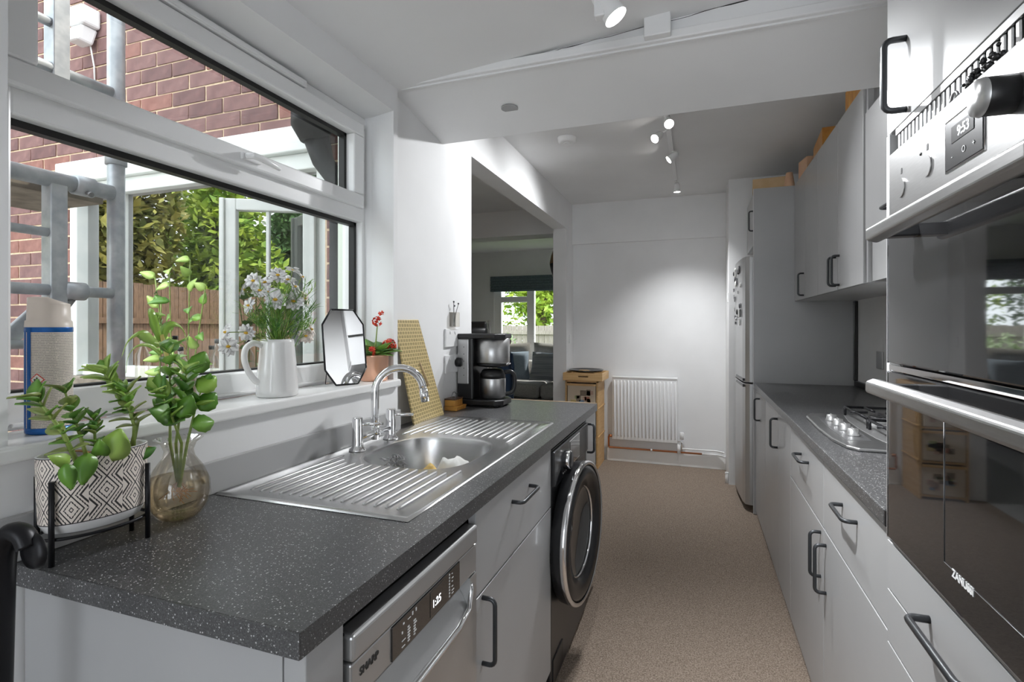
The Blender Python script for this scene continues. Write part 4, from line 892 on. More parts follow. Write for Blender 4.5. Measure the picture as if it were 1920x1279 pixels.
# round vase of cuttings
VC = (-.982, .762)
t = thing('bud_vase', 'round clear glass vase half full of amber water', 'vase', (*VC, .91))
prof = [(.02, .0008), (.036, .002), (.050, .016), (.0595, .040), (.058, .066), (.046, .092), (.030, .112), (.027, .124), (.033, .138), (.046, .146)]
prof = [(r_ * .95, z_ * 1.1) for r_, z_ in prof]
MB().lathe(prof, (*VC, .9105), 40, cap=(True, False)).build('glass', 'clear', t)
wp = [(r * .955, z + .001) for r, z in prof[:5]] + [(.051, .082)]
MB().lathe(wp, (*VC, .9115), 40, cap=(True, True)).build('water', 'water', t)
t = thing('jade_cutting', 'leafy jade cuttings rooting in the round glass vase', 'plant', (*VC, .97))
for k, (uu, vv) in enumerate(((318, 660), (350, 700), (300, 735), (378, 730))):
    e_ = pp(uu, vv, X=VC[0] + (-.01, .01, .015, .005)[k])
    a = Vector((VC[0] + .006 * (k - 1.5), VC[1] + .004 * (1.5 - k), .975)); n_ = Vector((VC[0] + .008 * (k - 1.5), VC[1] + .006 * (k - 1.5), 1.06))
    branch(t, [a, n_, n_.lerp(e_, .5) + Vector((0, 0, .008)), e_], .0034, ((.55, .72, .9, .99) if k < 3 else (.7, .98)), ['leaf', 'leaf_pale', 'leaf', 'leaf_dark'], 30 + k, (.042, .032))
for (u, v, du, dv, mt) in ((375, 770, .7, .75, 'leaf'), (372, 735, .8, .7, 'leaf_pale'), (365, 700, .35, .9, 'leaf'), (360, 800, .9, .1, 'leaf'), (318, 782, -.6, .3, 'leaf_dark'), (338, 784, .1, .4, 'leaf')):
    MB().leaf(pp(u, v, X=VC[0] + .02), Vector((.15, du, dv)), Vector((1, -.6, .5)), .048, .040, .12, .0016, 8, .8, .05).build('leaf', mt, t)
q = MB(); rng = random.Random(4)
for k in range(16): q.tube([(VC[0], VC[1], .985), (VC[0] + rng.uniform(-.014, .014), VC[1] + rng.uniform(-.014, .014), .962 + rng.uniform(0, .015)), (VC[0] + rng.uniform(-.03, .03), VC[1] + rng.uniform(-.03, .03), .945 + rng.uniform(0, .02))], .0007, 4)
q.build('roots', 'dry_leaf', t)
# black curled bar at the near end
t = thing('curled_bar', 'black metal bar with a curled hook end beside the worktop', 'metal bar', (-.925, .44, 0))
bz = [(-.945, .44, 0), (-.925, .44, .5), (-.908, .44, .90), (-.905, .44, .965), (-.900, .442, .995), (-.888, .446, 1.012), (-.874, .450, 1.008), (-.866, .452, .992)]
MB().tube(smooth(bz, 4), .0175, 16, flat=.75).build('bar', 'black_metal', t)
MB().lathe([(.010, -.006), (.022, -.004), (.026, .002), (.024, .004), (.008, .002)], (-.862, .455, .985), 20, axis='Y').build('curl', 'black_metal', t)
# patterned tray, coffee machine, boxes
def weave():
    m = pbr('gold_weave_print', (.5, .4, .16), .5); v = coords(m, (1, 1, 1)); n, l = nt(m)
    sp_ = n.new('ShaderNodeSeparateXYZ'); l.new(v, sp_.inputs[0]); cb = n.new('ShaderNodeCombineXYZ'); l.new(sp_.outputs[1], cb.inputs[0]); l.new(sp_.outputs[2], cb.inputs[1])
    br = n.new('ShaderNodeTexBrick'); l.new(cb.outputs[0], br.inputs['Vector']); br.inputs['Scale'].default_value = 42; br.inputs['Brick Width'].default_value = .85; br.inputs['Row Height'].default_value = .62
    br.inputs['Mortar Size'].default_value = .085; br.inputs['Color1'].default_value = (.20, .15, .06, 1); br.inputs['Color2'].default_value = (.26, .20, .08, 1); br.inputs['Mortar'].default_value = (.66, .52, .26, 1)
    st = mathn(m, 'LESS_THAN', mathn(m, 'FRACT', mathn(m, 'MULTIPLY', sp_.outputs[2], 42 / .62 * 3)), .36)
    mx = n.new('ShaderNodeMix'); mx.data_type = 'RGBA'; l.new(mathn(m, 'MULTIPLY', st, .75), mx.inputs[0]); l.new(br.outputs[0], mx.inputs[6]); mx.inputs[7].default_value = (.60, .47, .22, 1)
    setcol(m, mx.outputs[2]); return m
t = thing('printed_tray', 'thin gold tray with a woven print leaning on the wall behind the tap', 'tray', (-1.075, 1.87, .91))
TZ = .9105
def slab_pts(off):
    return [Vector((-1.030 + off, 1.775, TZ)), Vector((-1.045 + off, 2.055, TZ)), Vector((-1.088 + off, 1.905, 1.325)), Vector((-1.082 + off, 1.715, 1.322))]
a_, b_ = slab_pts(-.008), slab_pts(0)
MB().hexa([a_[0], b_[0], b_[1], a_[1], a_[3], b_[3], b_[2], a_[2]]).build('board', weave(), t, .0015)
k0, k1 = b_[2].lerp(b_[1], .42).lerp(b_[3].lerp(b_[0], .42), .42), b_[2].lerp(b_[1], .66).lerp(b_[3].lerp(b_[0], .66), .30)
MB().tube([tuple(k0 + Vector((.001, 0, 0))), tuple(k1 + Vector((.001, 0, 0)))], .006, 8, flat=.3).build('grip_slot', 'wood_edge', t)
t = thing('coffee_maker', 'black and steel filter coffee machine on the worktop', 'coffee machine', (-.985, 2.37, .91))
x0, x1, y0, y1 = -1.095, -.868, 2.285, 2.475
MB().prism([(x0, y0), (-.90, y0), (x1, y0 + .04), (x1, y1 - .04), (-.90, y1), (x0, y1)], 'Z', .918, .946).build('base', 'black', t, .006, 3)
for xx, yy in ((x0 + .03, y0 + .025), (x0 + .03, y1 - .025), (-.90, y0 + .03), (-.90, y1 - .03)): MB().lathe([(.010, 0), (.012, .010)], (xx, yy, .9103), 12).build('foot', 'tap_dark', t)
box('tower', 'black', t, x0, -1.012, y0 + .004, y1 - .004, .944, 1.252, .008, seg=3)
s_ = box('water_gauge', 'silver', t, x0 + .004, x0 + .062, y0 - .001, y0 + .006, 1.02, 1.235, .004)
for k in range(5): box('level_mark', 'dark_print', s_, x0 + .036, x0 + .040, y0 - .0014, y0 - .0008, 1.06 + k * .034, 1.064 + k * .034)
cc = (-.945, 2.38)
MB().lathe([(.080, 1.118), (.084, 1.124), (.084, 1.238), (.080, 1.240)], (*cc, 0), 40).build('filter_housing', 'steel', t)
MB().prism([(x0 - .0, y0 - .002), (-.90, y0 - .002), (-.862, y0 + .05), (-.862, y1 - .05), (-.90, y1 + .002), (x0, y1 + .002)], 'Z', 1.238, 1.262).build('lid', 'black', t, .007, 3)
MB().lathe([(.04, 1.098), (.076, 1.104), (.080, 1.120)], (*cc, 0), 32).build('drip_collar', 'black', t)
MB().tube([(-.885, 2.36, 1.112), (-.865, 2.37, 1.116), (-.86, 2.39, 1.116)], .006, 8).build('release_lever', 'chrome', t)
t = thing('coffee_jug', 'steel thermal coffee jug with black lid and handle on the coffee machine', 'coffee jug', (*cc, .946))
MB().lathe([(.058, 0), (.063, .004), (.064, .095), (.062, .100)], (*cc, .9465), 36).build('flask', 'steel', t)
MB().lathe([(.063, .097), (.062, .118), (.052, .136), (.044, .142), (.001, .144)], (*cc, .9465), 36).build('lid', 'black', t)
hdv = Vector((.90, .42, 0)).normalized(); c3 = Vector((*cc, .9465))
MB().tube(smooth([tuple(c3 + hdv * .058 + Vector((0, 0, .125))), tuple(c3 + hdv * .088 + Vector((0, 0, .128))), tuple(c3 + hdv * .106 + Vector((0, 0, .108))), tuple(c3 + hdv * .108 + Vector((0, 0, .06))), tuple(c3 + hdv * .094 + Vector((0, 0, .026))), tuple(c3 + hdv * .060 + Vector((0, 0, .018)))]), .0102, 12).build('handle', 'black', t)
for (z0, z1, dx, lb) in ((.9105, .930, .012, 'flat amber box lying under another beside the coffee machine'), (.9305, .965, 0, 'dark topped amber box stacked on a flatter one beside the coffee machine')):
    q = thing('amber_box', lb, 'box', (-1.065, 2.19, z0)); box('body', 'amber', q, -1.092 , -1.040 + dx, 2.15 - dx * .3, 2.235 + dx, z0, z1 - .006, .003); box('lid', pbr('dark_brown_lid', (.10, .05, .03), .4) if z0 > .92 else 'amber', q, -1.093, -1.038 + dx, 2.149 - dx * .3, 2.236 + dx, z1 - .006, z1, .0015)
o = MB().tube(arc((-1.064, 2.19, .966), .026, 0, 180, 12, 'YZ'), .0022, 6).tube(arc((-1.052, 2.20, .966), .018, 0, 180, 12, 'YZ'), .0022, 6).build('wire_loops', 'silver_dark', None); tag(o, 'thin grey wire loops standing on the stacked amber boxes', 'wire')
socket('upper white double socket on the wall beside the coffee machine', PX_, 2.235, 1.243, .146, .086, 1); q = socket('lower white double socket with a plug beside the coffee machine', PX_, 2.235, 1.12, .146, .086, 1)
MB().lathe([(.022, .009), (.022, .03), (.017, .036), (.001, .036)], (PX_, 2.275, 1.125), 20, axis='X').build('black_plug', 'black', q)
t = thing('wall_bud_vase', 'small clear wall vase with two dry twigs above the sockets', 'wall vase', (PX_ + .012, 2.25, 1.29))
MB().box(PX_, PX_ + .022, 2.215, 2.285, 1.295, 1.365).build('glass_holder', 'clear', t, .002); MB().tube([(PX_ + .012, 2.24, 1.30), (PX_ + .014, 2.235, 1.37), (PX_ + .016, 2.23, 1.412)], .0016, 6).build('twig', 'dark_print', t); MB().tube([(PX_ + .012, 2.236, 1.30), (PX_ + .014, 2.262, 1.37), (PX_ + .016, 2.28, 1.405)], .0014, 6).build('twig', 'dark_print', t)
for p in ((PX_ + .016, 2.23, 1.414), (PX_ + .016, 2.28, 1.407), (PX_ + .014, 2.242, 1.395)): MB().ball(p, .0045, 8, 6).build('bud', 'dark_print', t)

# ------------------------------------------------------------------ on the window sill
SZ = 1.1003
CC = (-1.132, .622)
def print_mat():
    m = pbr('small_print_label', (.78, .70, .62), .4); v = coords(m); n, l = nt(m); sp_ = n.new('ShaderNodeSeparateXYZ'); l.new(v, sp_.inputs[0])
    rows = mathn(m, 'LESS_THAN', mathn(m, 'FRACT', mathn(m, 'MULTIPLY', sp_.outputs[2], 330)), .45)
    w = noise(m, coords(m, (900, 900, 330)), 1.0, 2); words = mathn(m, 'GREATER_THAN', w, .42)
    mx = n.new('ShaderNodeMix'); mx.data_type = 'RGBA'; l.new(mathn(m, 'MULTIPLY', mathn(m, 'MULTIPLY', rows, words), .6), mx.inputs[0]); mx.inputs[6].default_value = (.74, .66, .58, 1); mx.inputs[7].default_value = (.12, .11, .11, 1)
    setcol(m, mx.outputs[2]); return m
t = thing('spray_can', 'tall cream and blue aerosol spray can on the window sill', 'spray can', (*CC, SZ))
CR = .0345
MB().lathe([(CR - .003, 0), (CR, .003), (CR, .012)], (*CC, SZ), 32).build('base_band', 'can_blue', t)
MB().lathe([(CR, .012), (CR, .185)], (*CC, SZ), 32, cap=(False, False)).build('label_print', print_mat(), t)
MB().lathe([(CR, .185), (CR + .0003, .186), (CR + .0003, .193), (CR, .194)], (*CC, SZ), 32, cap=(False, False)).build('blue_band', 'can_blue', t)
MB().lathe([(CR, .194), (CR - .001, .206), (CR - .003, .207), (CR - .004, .236)], (*CC, SZ), 32, cap=(False, False)).build('shoulder', 'can_cream', t)
cap_r = [Vector((CC[0] + (CR - .004) * math.cos(a), CC[1] + (CR - .004) * math.sin(a), 0)) for a in [2 * math.pi * j / 32 for j in range(32)]]
fd = Vector((.55, .83, 0)); r1 = [p + Vector((0, 0, SZ + .236)) for p in cap_r]; r2 = [p + Vector((0, 0, SZ + .248 - max(0, (p - Vector((*CC, 0))).dot(fd)) * .35)) for p in cap_r]
MB().rings([r1, r2, [Vector((*CC, 0)).lerp(Vector((p.x, p.y, 0)), .8) + Vector((0, 0, p.z + .001)) for p in r2]], cap=(False, True)).build('cap', 'can_cream', t)
toc = Vector((-CC[0], -CC[1], 0)).normalized(); sidev = Vector((-toc.y, toc.x, 0))
def on_can(off, z):                             # a point on the can facing the room
    a = off / CR; return Vector((*CC, SZ + z)) + (toc * math.cos(a) + sidev * math.sin(a)) * (CR + .0005)
MB().rings([[on_can(-.045 + .0, .012), on_can(-.045, .19)], [on_can(-.032, .012), on_can(-.032, .19)], [on_can(-.027, .012), on_can(-.027, .19)]], close=False).build('blue_edge', 'can_blue', t)
for zc in (.100, .073):
    cdx = -.017
    def dia(r): return [on_can(cdx - r, zc), on_can(cdx, zc - r), on_can(cdx + r, zc), on_can(cdx, zc + r)]
    q = MB(); q._add([p + toc * .0006 for p in dia(.0115)], [(0, 1, 2, 3)]).build('hazard_border', 'hazard_red', t)
    q = MB(); q._add([p + toc * .0012 for p in dia(.0095)], [(0, 1, 2, 3)]).build('hazard_field', 'hazard_white', t)
    q = MB(); c0 = on_can(cdx, zc) + toc * .0018
    if zc > .09: q._add([c0 + sidev * a + Vector((0, 0, b)) for a, b in ((-.0035, -.004), (.0035, -.004), (.004, .0), (.002, .001), (.0, .0055), (-.0015, .001), (-.004, .002))], [tuple(range(7))])
    else:
        for a, b, w_, h_ in ((-.003, 0, .002, .004), (.001, -.001, .002, .003), (-.004, -.004, .009, .0015), (.002, .002, .002, .002)): q._add([c0 + sidev * x + Vector((0, 0, z)) for x, z in ((a, b), (a + w_, b), (a + w_, b + h_), (a, b + h_))], [(0, 1, 2, 3)])
    q.build('hazard_sign', 'dark_print', t)
text('volume_text', '300 ml', .0085, 'dark_print', t, basis(sidev, Vector((0, 0, 1)), toc, on_can(-.022, .034) + toc * .0012))
# slim ribbed vase with a pale shoot
VX = (-1.150, .905)
t = thing('ribbed_vase', 'slim ribbed glass vase of water on the window sill', 'vase', (*VX, SZ)); MB().lathe([(.020, 0), (.024, .004), (.026, .05), (.024, .10), (.026, .112)], (*VX, SZ), 30, cap=(True, False)).build('glass', 'clear', t)
MB().lathe([(.0185, .002), (.0225, .006), (.0245, .05), (.023, .072)], (*VX, SZ + .001), 30).build('water', 'water', t)
for k in range(16):
    a = 2 * math.pi * k / 16; q = MB().tube([(VX[0] + .0255 * math.cos(a), VX[1] + .0255 * math.sin(a), SZ + .012), (VX[0] + .0275 * math.cos(a), VX[1] + .0275 * math.sin(a), SZ + .05), (VX[0] + .0255 * math.cos(a), VX[1] + .0255 * math.sin(a), SZ + .10)], .0012, 4).build('rib', 'clear', t)
t = thing('arching_shoot', 'pale green shoot with arching strap leaves in the ribbed vase', 'plant', (*VX, SZ + .05))
XS = VX[0]
tp = pp(303, 628, X=XS)
MB().tube([(VX[0], VX[1], SZ + .03), (VX[0] + .002, VX[1] + .001, SZ + .10), tuple(pp(315, 670, X=XS)), tuple(tp)], [.006, .0065, .0062, .004], 8).build('stalk', pbr('yellow_stalk', (.55, .48, .14), .5), t)
def strap(pts, w, name='strap_leaf', mat='leaf_pale'):
    P = [Vector(p) for p in pts]; rr = []; n_ = len(P)
    # smooth the path
    Q = []
    for i in range(n_ - 1):
        p0, p1, p2, p3 = P[max(i - 1, 0)], P[i], P[i + 1], P[min(i + 2, n_ - 1)]
        for k in range(4):
            u = k / 4; Q.append(.5 * ((2 * p1) + (p2 - p0) * u + (2 * p0 - 5 * p1 + 4 * p2 - p3) * u * u + (3 * p1 - p0 - 3 * p2 + p3) * u ** 3))
    Q.append(P[-1])
    for i, p in enumerate(Q):
        u = i / (len(Q) - 1); td = (Q[min(i + 1, len(Q) - 1)] - Q[max(i - 1, 0)]).normalized(); sv = td.cross(Vector((.8, -.6, .1))); sv = Vector((.45, .75, 0)) * .6 + (sv.normalized() * .6 if sv.length > .01 else Vector((0, 0, 0)))
        ww = w * (.35 + .65 * math.sin(math.pi * min(1, u * .85 + .1))) * (1 if u < .97 else .25); nn = td.cross(sv).normalized() * .0009
        rr.append([p - sv * ww, p - nn, p + sv * ww, p + nn])
    MB().rings(rr).build(name, mat, t)
for path_, w in (([(298, 650), (278, 636), (262, 625), (240, 640), (228, 670)], .012), ([(302, 665), (280, 648), (255, 650), (240, 670), (236, 700)], .006), ([(300, 640), (292, 615), (285, 590), (282, 578)], .007), ([(297, 630), (289, 605), (296, 590), (310, 591)], .009), ([(303, 640), (312, 613), (330, 608), (345, 622), (353, 655), (355, 690)], .011), ([(312, 660), (318, 644), (332, 640), (346, 650), (353, 672)], .006)):
    strap([pp(u, v, X=XS + .006 * ((i % 3) - 1)) for i, (u, v) in enumerate(path_)], w)
# white jug
JC = (-1.118, 1.165)
t = thing('milk_jug', 'white glazed ceramic jug with a loop handle on the window sill', 'jug', (*JC, SZ))
MB().lathe([(.052, 0), (.0555, .003), (.0555, .02), (.050, .09), (.0445, .150), (.0435, .160), (.0405, .160), (.041, .150), (.046, .08), (.048, .02), (.001, .012)], (*JC, SZ), 40).build('body', 'ceramic', t)
hv = Vector((-.45, -.90, 0)).normalized(); hv = Vector((-.36, -.93, 0)); c3 = Vector((*JC, SZ))
MB().tube(smooth([tuple(c3 + hv * .043 + Vector((0, 0, .143))), tuple(c3 + hv * .066 + Vector((0, 0, .150))), tuple(c3 + hv * .086 + Vector((0, 0, .136))), tuple(c3 + hv * .090 + Vector((0, 0, .108))), tuple(c3 + hv * .080 + Vector((0, 0, .075))), tuple(c3 + hv * .062 + Vector((0, 0, .048))), tuple(c3 + hv * .050 + Vector((0, 0, .042)))]), .0083, 12).build('handle', 'ceramic', t)
mouth = Vector((*JC, SZ + .15))
tf = thing('foliage_sprays', 'fine green feathery foliage filling the white jug', 'foliage', (*JC, SZ + .12)); rng = random.Random(21)
for k in range(48):
    a = rng.uniform(0, 6.28); sp_ = rng.uniform(.02, .115); hgt = rng.uniform(.05, .17); b0 = mouth + Vector((rng.uniform(-.03, .03), rng.uniform(-.03, .03), -.04)); e_ = mouth + Vector((math.cos(a) * sp_ * .55 + .012, math.sin(a) * sp_ * 1.15, hgt))
    m1 = b0.lerp(e_, .5) + Vector((0, 0, .025)); q = MB().tube([tuple(b0), tuple(m1), tuple(e_)], [.0013, .001, .0006], 4)
    for j in range(15):
        f = rng.uniform(.3, 1); p = (b0.lerp(m1, f * 2) if f < .5 else m1.lerp(e_, f * 2 - 1)); d = (e_ - b0).normalized() * .8 + Vector((rng.uniform(-1, 1), rng.uniform(-1, 1), rng.uniform(-.2, .8)))
        q.leaf(p, d, (.5, .3, 1), rng.uniform(.018, .042), .0032, rng.uniform(-.1, .3), .0004, 3)
    q.build('spray', rng.choice(['leaf', 'leaf_dark', 'leaf_pale', 'leaf']), tf)
DL = {9: 'large white daisy facing the room above the jug rim beside its twin', 10: 'large white daisy facing the room on the mirror side of the jug', 14: 'white daisy drooping outward above the jug handle, uppermost of three', 15: 'white daisy drooping lowest beyond the jug handle', 16: 'small white daisy hanging just above the jug handle', 17: 'blush tinted daisy hanging in front of the mirror edge', 18: 'blush tinted daisy half behind the one at the mirror edge', 11: 'blush tinted daisy low on the mirror side of the bunch', 6: 'topmost white daisy of the bunch turned up to the ceiling'}
def daisy(u, v, X_, nrm, r, mat, seed):
    rng = random.Random(seed); c = pp(u, v, X=X_); n_ = Vector(nrm).normalized()
    t = thing('daisy', DL.get(seed - 100, 'white daisy in the thick of the bunch in the jug'), 'flower', tuple(mouth), 'daisies in the white jug')
    b0 = mouth + Vector((rng.uniform(-.02, .02), rng.uniform(-.02, .02), -.05)); m0 = mouth + (c - mouth) * .15; m0.z = mouth.z + .005
    MB().tube([tuple(b0), tuple(m0), tuple(m0.lerp(c, .55) + Vector((0, 0, .012))), tuple(c - n_ * .004)], [.0013, .0012, .0011, .0013], 5).build('stem', 'stem', t)
    a = n_.cross(Vector((.1, .2, 1))).normalized(); bq = n_.cross(a); P = 11; hd_ = MB()
    for k in range(P):
        an = 2 * math.pi * k / P + rng.uniform(-.08, .08); d = (a * math.cos(an) + bq * math.sin(an)) + n_ * rng.uniform(-.05, .28)
        MB().leaf(c + d.normalized() * r * .12, d, n_, r * rng.uniform(.88, 1.05), r * .74, rng.uniform(.05, .25), .0004, 5, .85).build('petal', mat, t)
    MB().ball(tuple(c + n_ * .002), r * .24, 8, 5, .6, .1).build('flower_centre', 'pollen', t)
fl = [(475, 527, -1.14, (.3, -.9, .3)), (457, 543, -1.14, (-.5, -.4, .2)), (497, 530, -1.13, (.2, -.6, .6)), (487, 545, -1.12, (.5, -.5, .5)), (512, 518, -1.15, (-.3, -.2, .9)), (521, 516, -1.12, (.7, -.6, .3)), (549, 506, -1.13, (.1, .3, .9)), (566, 520, -1.12, (.6, .3, .6)), (552, 538, -1.11, (.5, .2, .4)), (516, 562, -1.085, (.75, -.6, .15)), (550, 565, -1.085, (.75, -.6, .1)), (571, 560, -1.10, (.8, .2, .3)), (467, 573, -1.12, (-.2, -.9, .2)), (500, 548, -1.11, (.5, -.4, .6)), (424, 623, -1.10, (-.3, -.9, .1)), (428, 650, -1.09, (.6, -.6, .2)), (462, 624, -1.10, (.3, -.8, -.2)), (573, 630, -1.075, (.8, -.5, .2)), (583, 618, -1.08, (.7, .4, .4)), (508, 546, -1.13, (.2, -.5, .8)), (540, 525, -1.15, (.3, -.4, .7))]
for i, (u, v, X_, n_) in enumerate(fl): daisy(u, v, X_, n_, .022 if i not in (9, 10) else .026, 'petal_warm' if i in (11, 17, 18) else 'petal', 100 + i)
# octagonal mirror with its wire prop
MC = Vector((-1.118, 1.462, SZ)); rot = R(58)
t = thing('standing_mirror', 'octagonal mirror with a thin dark metal frame propped on the window sill', 'mirror', tuple(MC))
wv = Vector((.42, .91, 0)).normalized(); lean = Vector((-wv.y, wv.x, 0)) ; fwd = Vector((wv.y, -wv.x, 0)); upv = (Vector((0, 0, 1)) - fwd * .14).normalized()
hw, hh2, ch = .074, .252, .034
oct_ = [(-hw + ch, 0), (hw - ch, 0), (hw, ch * 1.5), (hw, hh2 - ch * 1.5), (hw - ch, hh2), (-hw + ch, hh2), (-hw, hh2 - ch * 1.5), (-hw, ch * 1.5)]
pt = lambda a, b, k=0: MC + fwd * .02 + wv * a + upv * (b + .003) + fwd * k
MB()._add([pt(a, b, .001) for a, b in oct_] + [pt(a, b, -.003) for a, b in oct_], [tuple(range(8)), tuple(reversed(range(8, 16)))] + [(i, 8 + i, 8 + (i + 1) % 8, (i + 1) % 8) for i in range(8)]).build('mirror_plate', 'mirror', t)
fr = [tuple(pt(a, b)) for a, b in oct_]
for i in range(8): MB().tube([fr[i], fr[(i + 1) % 8]], .0032, 6).build('frame_bar', 'black_metal', t)
MB().tube([tuple(pt(-.04, .20, -.004)), tuple(MC - fwd * .045 - wv * .045 + Vector((0, 0, .002))), tuple(MC - fwd * .045 + wv * .045 + Vector((0, 0, .002))), tuple(pt(.04, .20, -.004))], .0015, 6).build('prop_wire', 'black_metal', t)
# red kalanchoe in a copper pot
KC = (-1.108, 1.618)
t = thing('kalanchoe_pot', 'red flowering kalanchoe in a copper coloured pot on the window sill', 'potted plant', (*KC, SZ))
MB().lathe([(.046, 0), (.049, .003), (.053, .088), (.055, .094), (.051, .094), (.049, .078), (.001, .076)], (*KC, SZ), 36).build('pot', 'copper_pot', t)
MB().lathe([(.049, .072), (.03, .078), (.001, .080)], (*KC, SZ), 24, cap=(False, False)).build('soil', 'soil', t); rng = random.Random(31)
for k in range(28):
    a = k * 2.4; d = Vector((math.cos(a), math.sin(a), rng.uniform(.3, 1.5))); p = Vector((*KC, SZ + .085)) + Vector((math.cos(a), math.sin(a), 0)) * .012
    MB().leaf(p, d, (0, 0, 1), rng.uniform(.065, .10), .052, rng.uniform(.1, .4), .0014, 7, .8, .05).build('leaf', rng.choice(['leaf', 'leaf_dark', 'leaf_dark', 'leaf_olive']), t)
def cluster(c, n, r, nm='flower_cluster'):
    q = MB()
    for _ in range(n):
        d = Vector((rng.gauss(0, 1), rng.gauss(0, 1), rng.gauss(.3, 1))).normalized() * r; p = Vector(c) + d
        for k in range(4):
            a = k * 1.57; e_ = d.normalized().cross(Vector((.1, .3, 1))).normalized(); f_ = e_.cross(d.normalized()); q.leaf(p, e_ * math.cos(a) + f_ * math.sin(a) + d.normalized() * .3, d, .009, .007, .1, .0005, 3)
    q.build(nm, 'red', t)
MB().tube([(*KC, SZ + .08), (KC[0] + .004, KC[1] + .006, SZ + .14), (KC[0] + .006, KC[1] + .012, SZ + .20)], [.003, .0025, .002], 6).build('flower_stem', 'stem', t)
cluster((KC[0] + .006, KC[1] + .012, SZ + .215), 14, .016); cluster((KC[0] + .01, KC[1] + .03, SZ + .245), 4, .006); cluster((KC[0] + .045, KC[1] + .03, SZ + .125), 34, .024); cluster((KC[0] + .03, KC[1] - .055, SZ + .11), 10, .014)

# ------------------------------------------------------------------ lamps
def spot_head(parent, base, aim, L=.075, r=.026, power=0, bulb_r=.021):
    b = Vector(base); a = Vector(aim).normalized()
    hd_ = MB().tube([tuple(b), tuple(b + a * L * .25), tuple(b + a * L)], [r * .55, r * .85, r], 20, cap=(True, False)).build('spot_head', 'white_plastic', parent)
    e_ = b + a * (L - .006); MB().tube([tuple(e_), tuple(e_ + a * .004)], bulb_r, 20).build('bulb', 'bulb', hd_)
    if power:
        l = add_light('SPOT', 'spot_beam', tuple(e_ + a * .012), power, color=(.96, .98, 1), spot_size=R(100), spot_blend=1.0, shadow_soft_size=.03); l.rotation_euler = a.to_track_quat('-Z', 'Y').to_euler()
    return hd_
t = thing('track_light', 'white ceiling track of four small spotlights in the far half of the kitchen', 'ceiling light', (-.16, 3.6, 2.505))
box('rail', 'white_plastic', t, -.175, -.145, 2.95, 4.45, 2.488, 2.505, .003)
for (x, y, z, aim) in ((-.145, 3.03, 2.43, (.15, -.75, -.65)), (-.235, 3.24, 2.43, (-.5, -.65, -.6)), (-.175, 3.68, 2.43, (-.75, -.2, -.6)), (-.15, 4.45, 2.40, (.02, .05, -1))):
    a = Vector(aim).normalized(); base = Vector((x, y, z)) - a * .07
    MB().tube([(-.16, base.y + .0, 2.49), tuple(base)], .006, 8).build('arm', 'white_plastic', t); spot_head(t, tuple(base), aim, .075, .026, 42)
t = thing('spotlight', 'white swivel ceiling spotlight with a lit bulb by the boxed beam', 'ceiling light', (-.22, 1.42, 2.25))
box('bracket', 'white_plastic', t, -.262, -.232, 1.40, 1.43, 2.135, cz(-.25) , .004)
spot_head(t, (-.262, 1.42, 2.225), (.50, .05, -.80), .105, .032, 60, .0275)
MB().tube([(-.247, 1.415, 2.19), (-.225, 1.42, 2.185)], .010, 10).build('pivot', 'white_plastic', t)
tag(box('junction_box', 'white_plastic', None, -.155, -.075, 1.665, 1.695, 2.20, 2.30, .003), 'white junction box fixed to the beam beside the spotlight', 'junction box')
t = thing('smoke_alarm', 'round white smoke alarm on the far ceiling', 'smoke alarm', (-.78, 3.25, 2.47)); MB().lathe([(.045, -.036), (.055, -.03), (.06, -.006), (.06, 0)], (-.78, 3.25, 2.505), 28).build('case', 'white_plastic', t); MB().lathe([(.02, -.040), (.024, -.036)], (-.78, 3.25, 2.505), 20).build('vent_ring', 'white_plastic', t)

# ------------------------------------------------------------------ far end of the kitchen
t = thing('radiator', 'white ribbed panel radiator under the ledge of the end wall', 'radiator', (-.46, 5.04, .21))
RA0, RA1, RZ0, RZ1 = -.765, -.165, .215, .818
box('panel', 'upvc', t, RA0, RA1, 5.035, 5.060, RZ0, RZ1, .006, seg=3)
for k in range(18):
    x = RA0 + .022 + k * (RA1 - RA0 - .044) / 17
    MB().tube([(x, 5.036, RZ0 + .035), (x, 5.030, RZ0 + .05), (x, 5.030, RZ1 - .05), (x, 5.036, RZ1 - .035)], [.006, .010, .010, .006], 8, flat=.6).build('rib', 'upvc', t)
MB().box(RA0, RA1, 5.030, 5.068, RZ1 - .012, RZ1 + .004).build('top_grille', 'upvc', t, .003); box('wall_bracket', 'upvc', t, -.6, -.57, 5.058, 5.0895, .3, .7); box('wall_bracket', 'upvc', t, -.36, -.33, 5.058, 5.0895, .3, .7)
t = thing('radiator_valve', 'white thermostatic valve at the foot of the radiator', 'valve', (-.13, 5.045, .15)); MB().lathe([(.016, 0), (.019, .004), (.019, .06), (.015, .066), (.001, .066)], (-.128, 5.045, .255), 20).build('head', 'white_plastic', t); MB().tube([(-.165, 5.045, .235), (-.128, 5.045, .235), (-.128, 5.045, .15)], .009, 10).build('body', 'chrome', t); MB().lathe([(.016, .12), (.016, .21)], (-.165 + .012, 5.048, 0), 14).build('sleeve', 'white_plastic', t)
t = thing('heating_pipes', 'copper and white heating pipes running along the skirting', 'pipes', (-.3, 5.055, .10))
MB().tube([(-.785, 5.05, .245), (-.80, 5.05, .235), (-.80, 5.05, .145), (-.795, 5.05, .135), (.055, 5.05, .135)], .0085, 10).build('copper_pipe', 'copper', t); MB().tube([(-.80, 5.05, .245), (-.767, 5.05, .245)], .013, 12).build('lockshield', 'copper', t)
MB().tube([(.055, 5.05, .135), (.18, 5.05, .135), (.225, 5.04, .132), (.236, 5.00, .13)], .0085, 10).build('white_pipe', 'white_plastic', t); MB().tube([(-.128, 5.045, .18), (-.12, 5.045, .17), (.17, 5.05, .17), (.225, 5.035, .165), (.236, 5.00, .165)], .0085, 10).build('white_pipe', 'white_plastic', t)
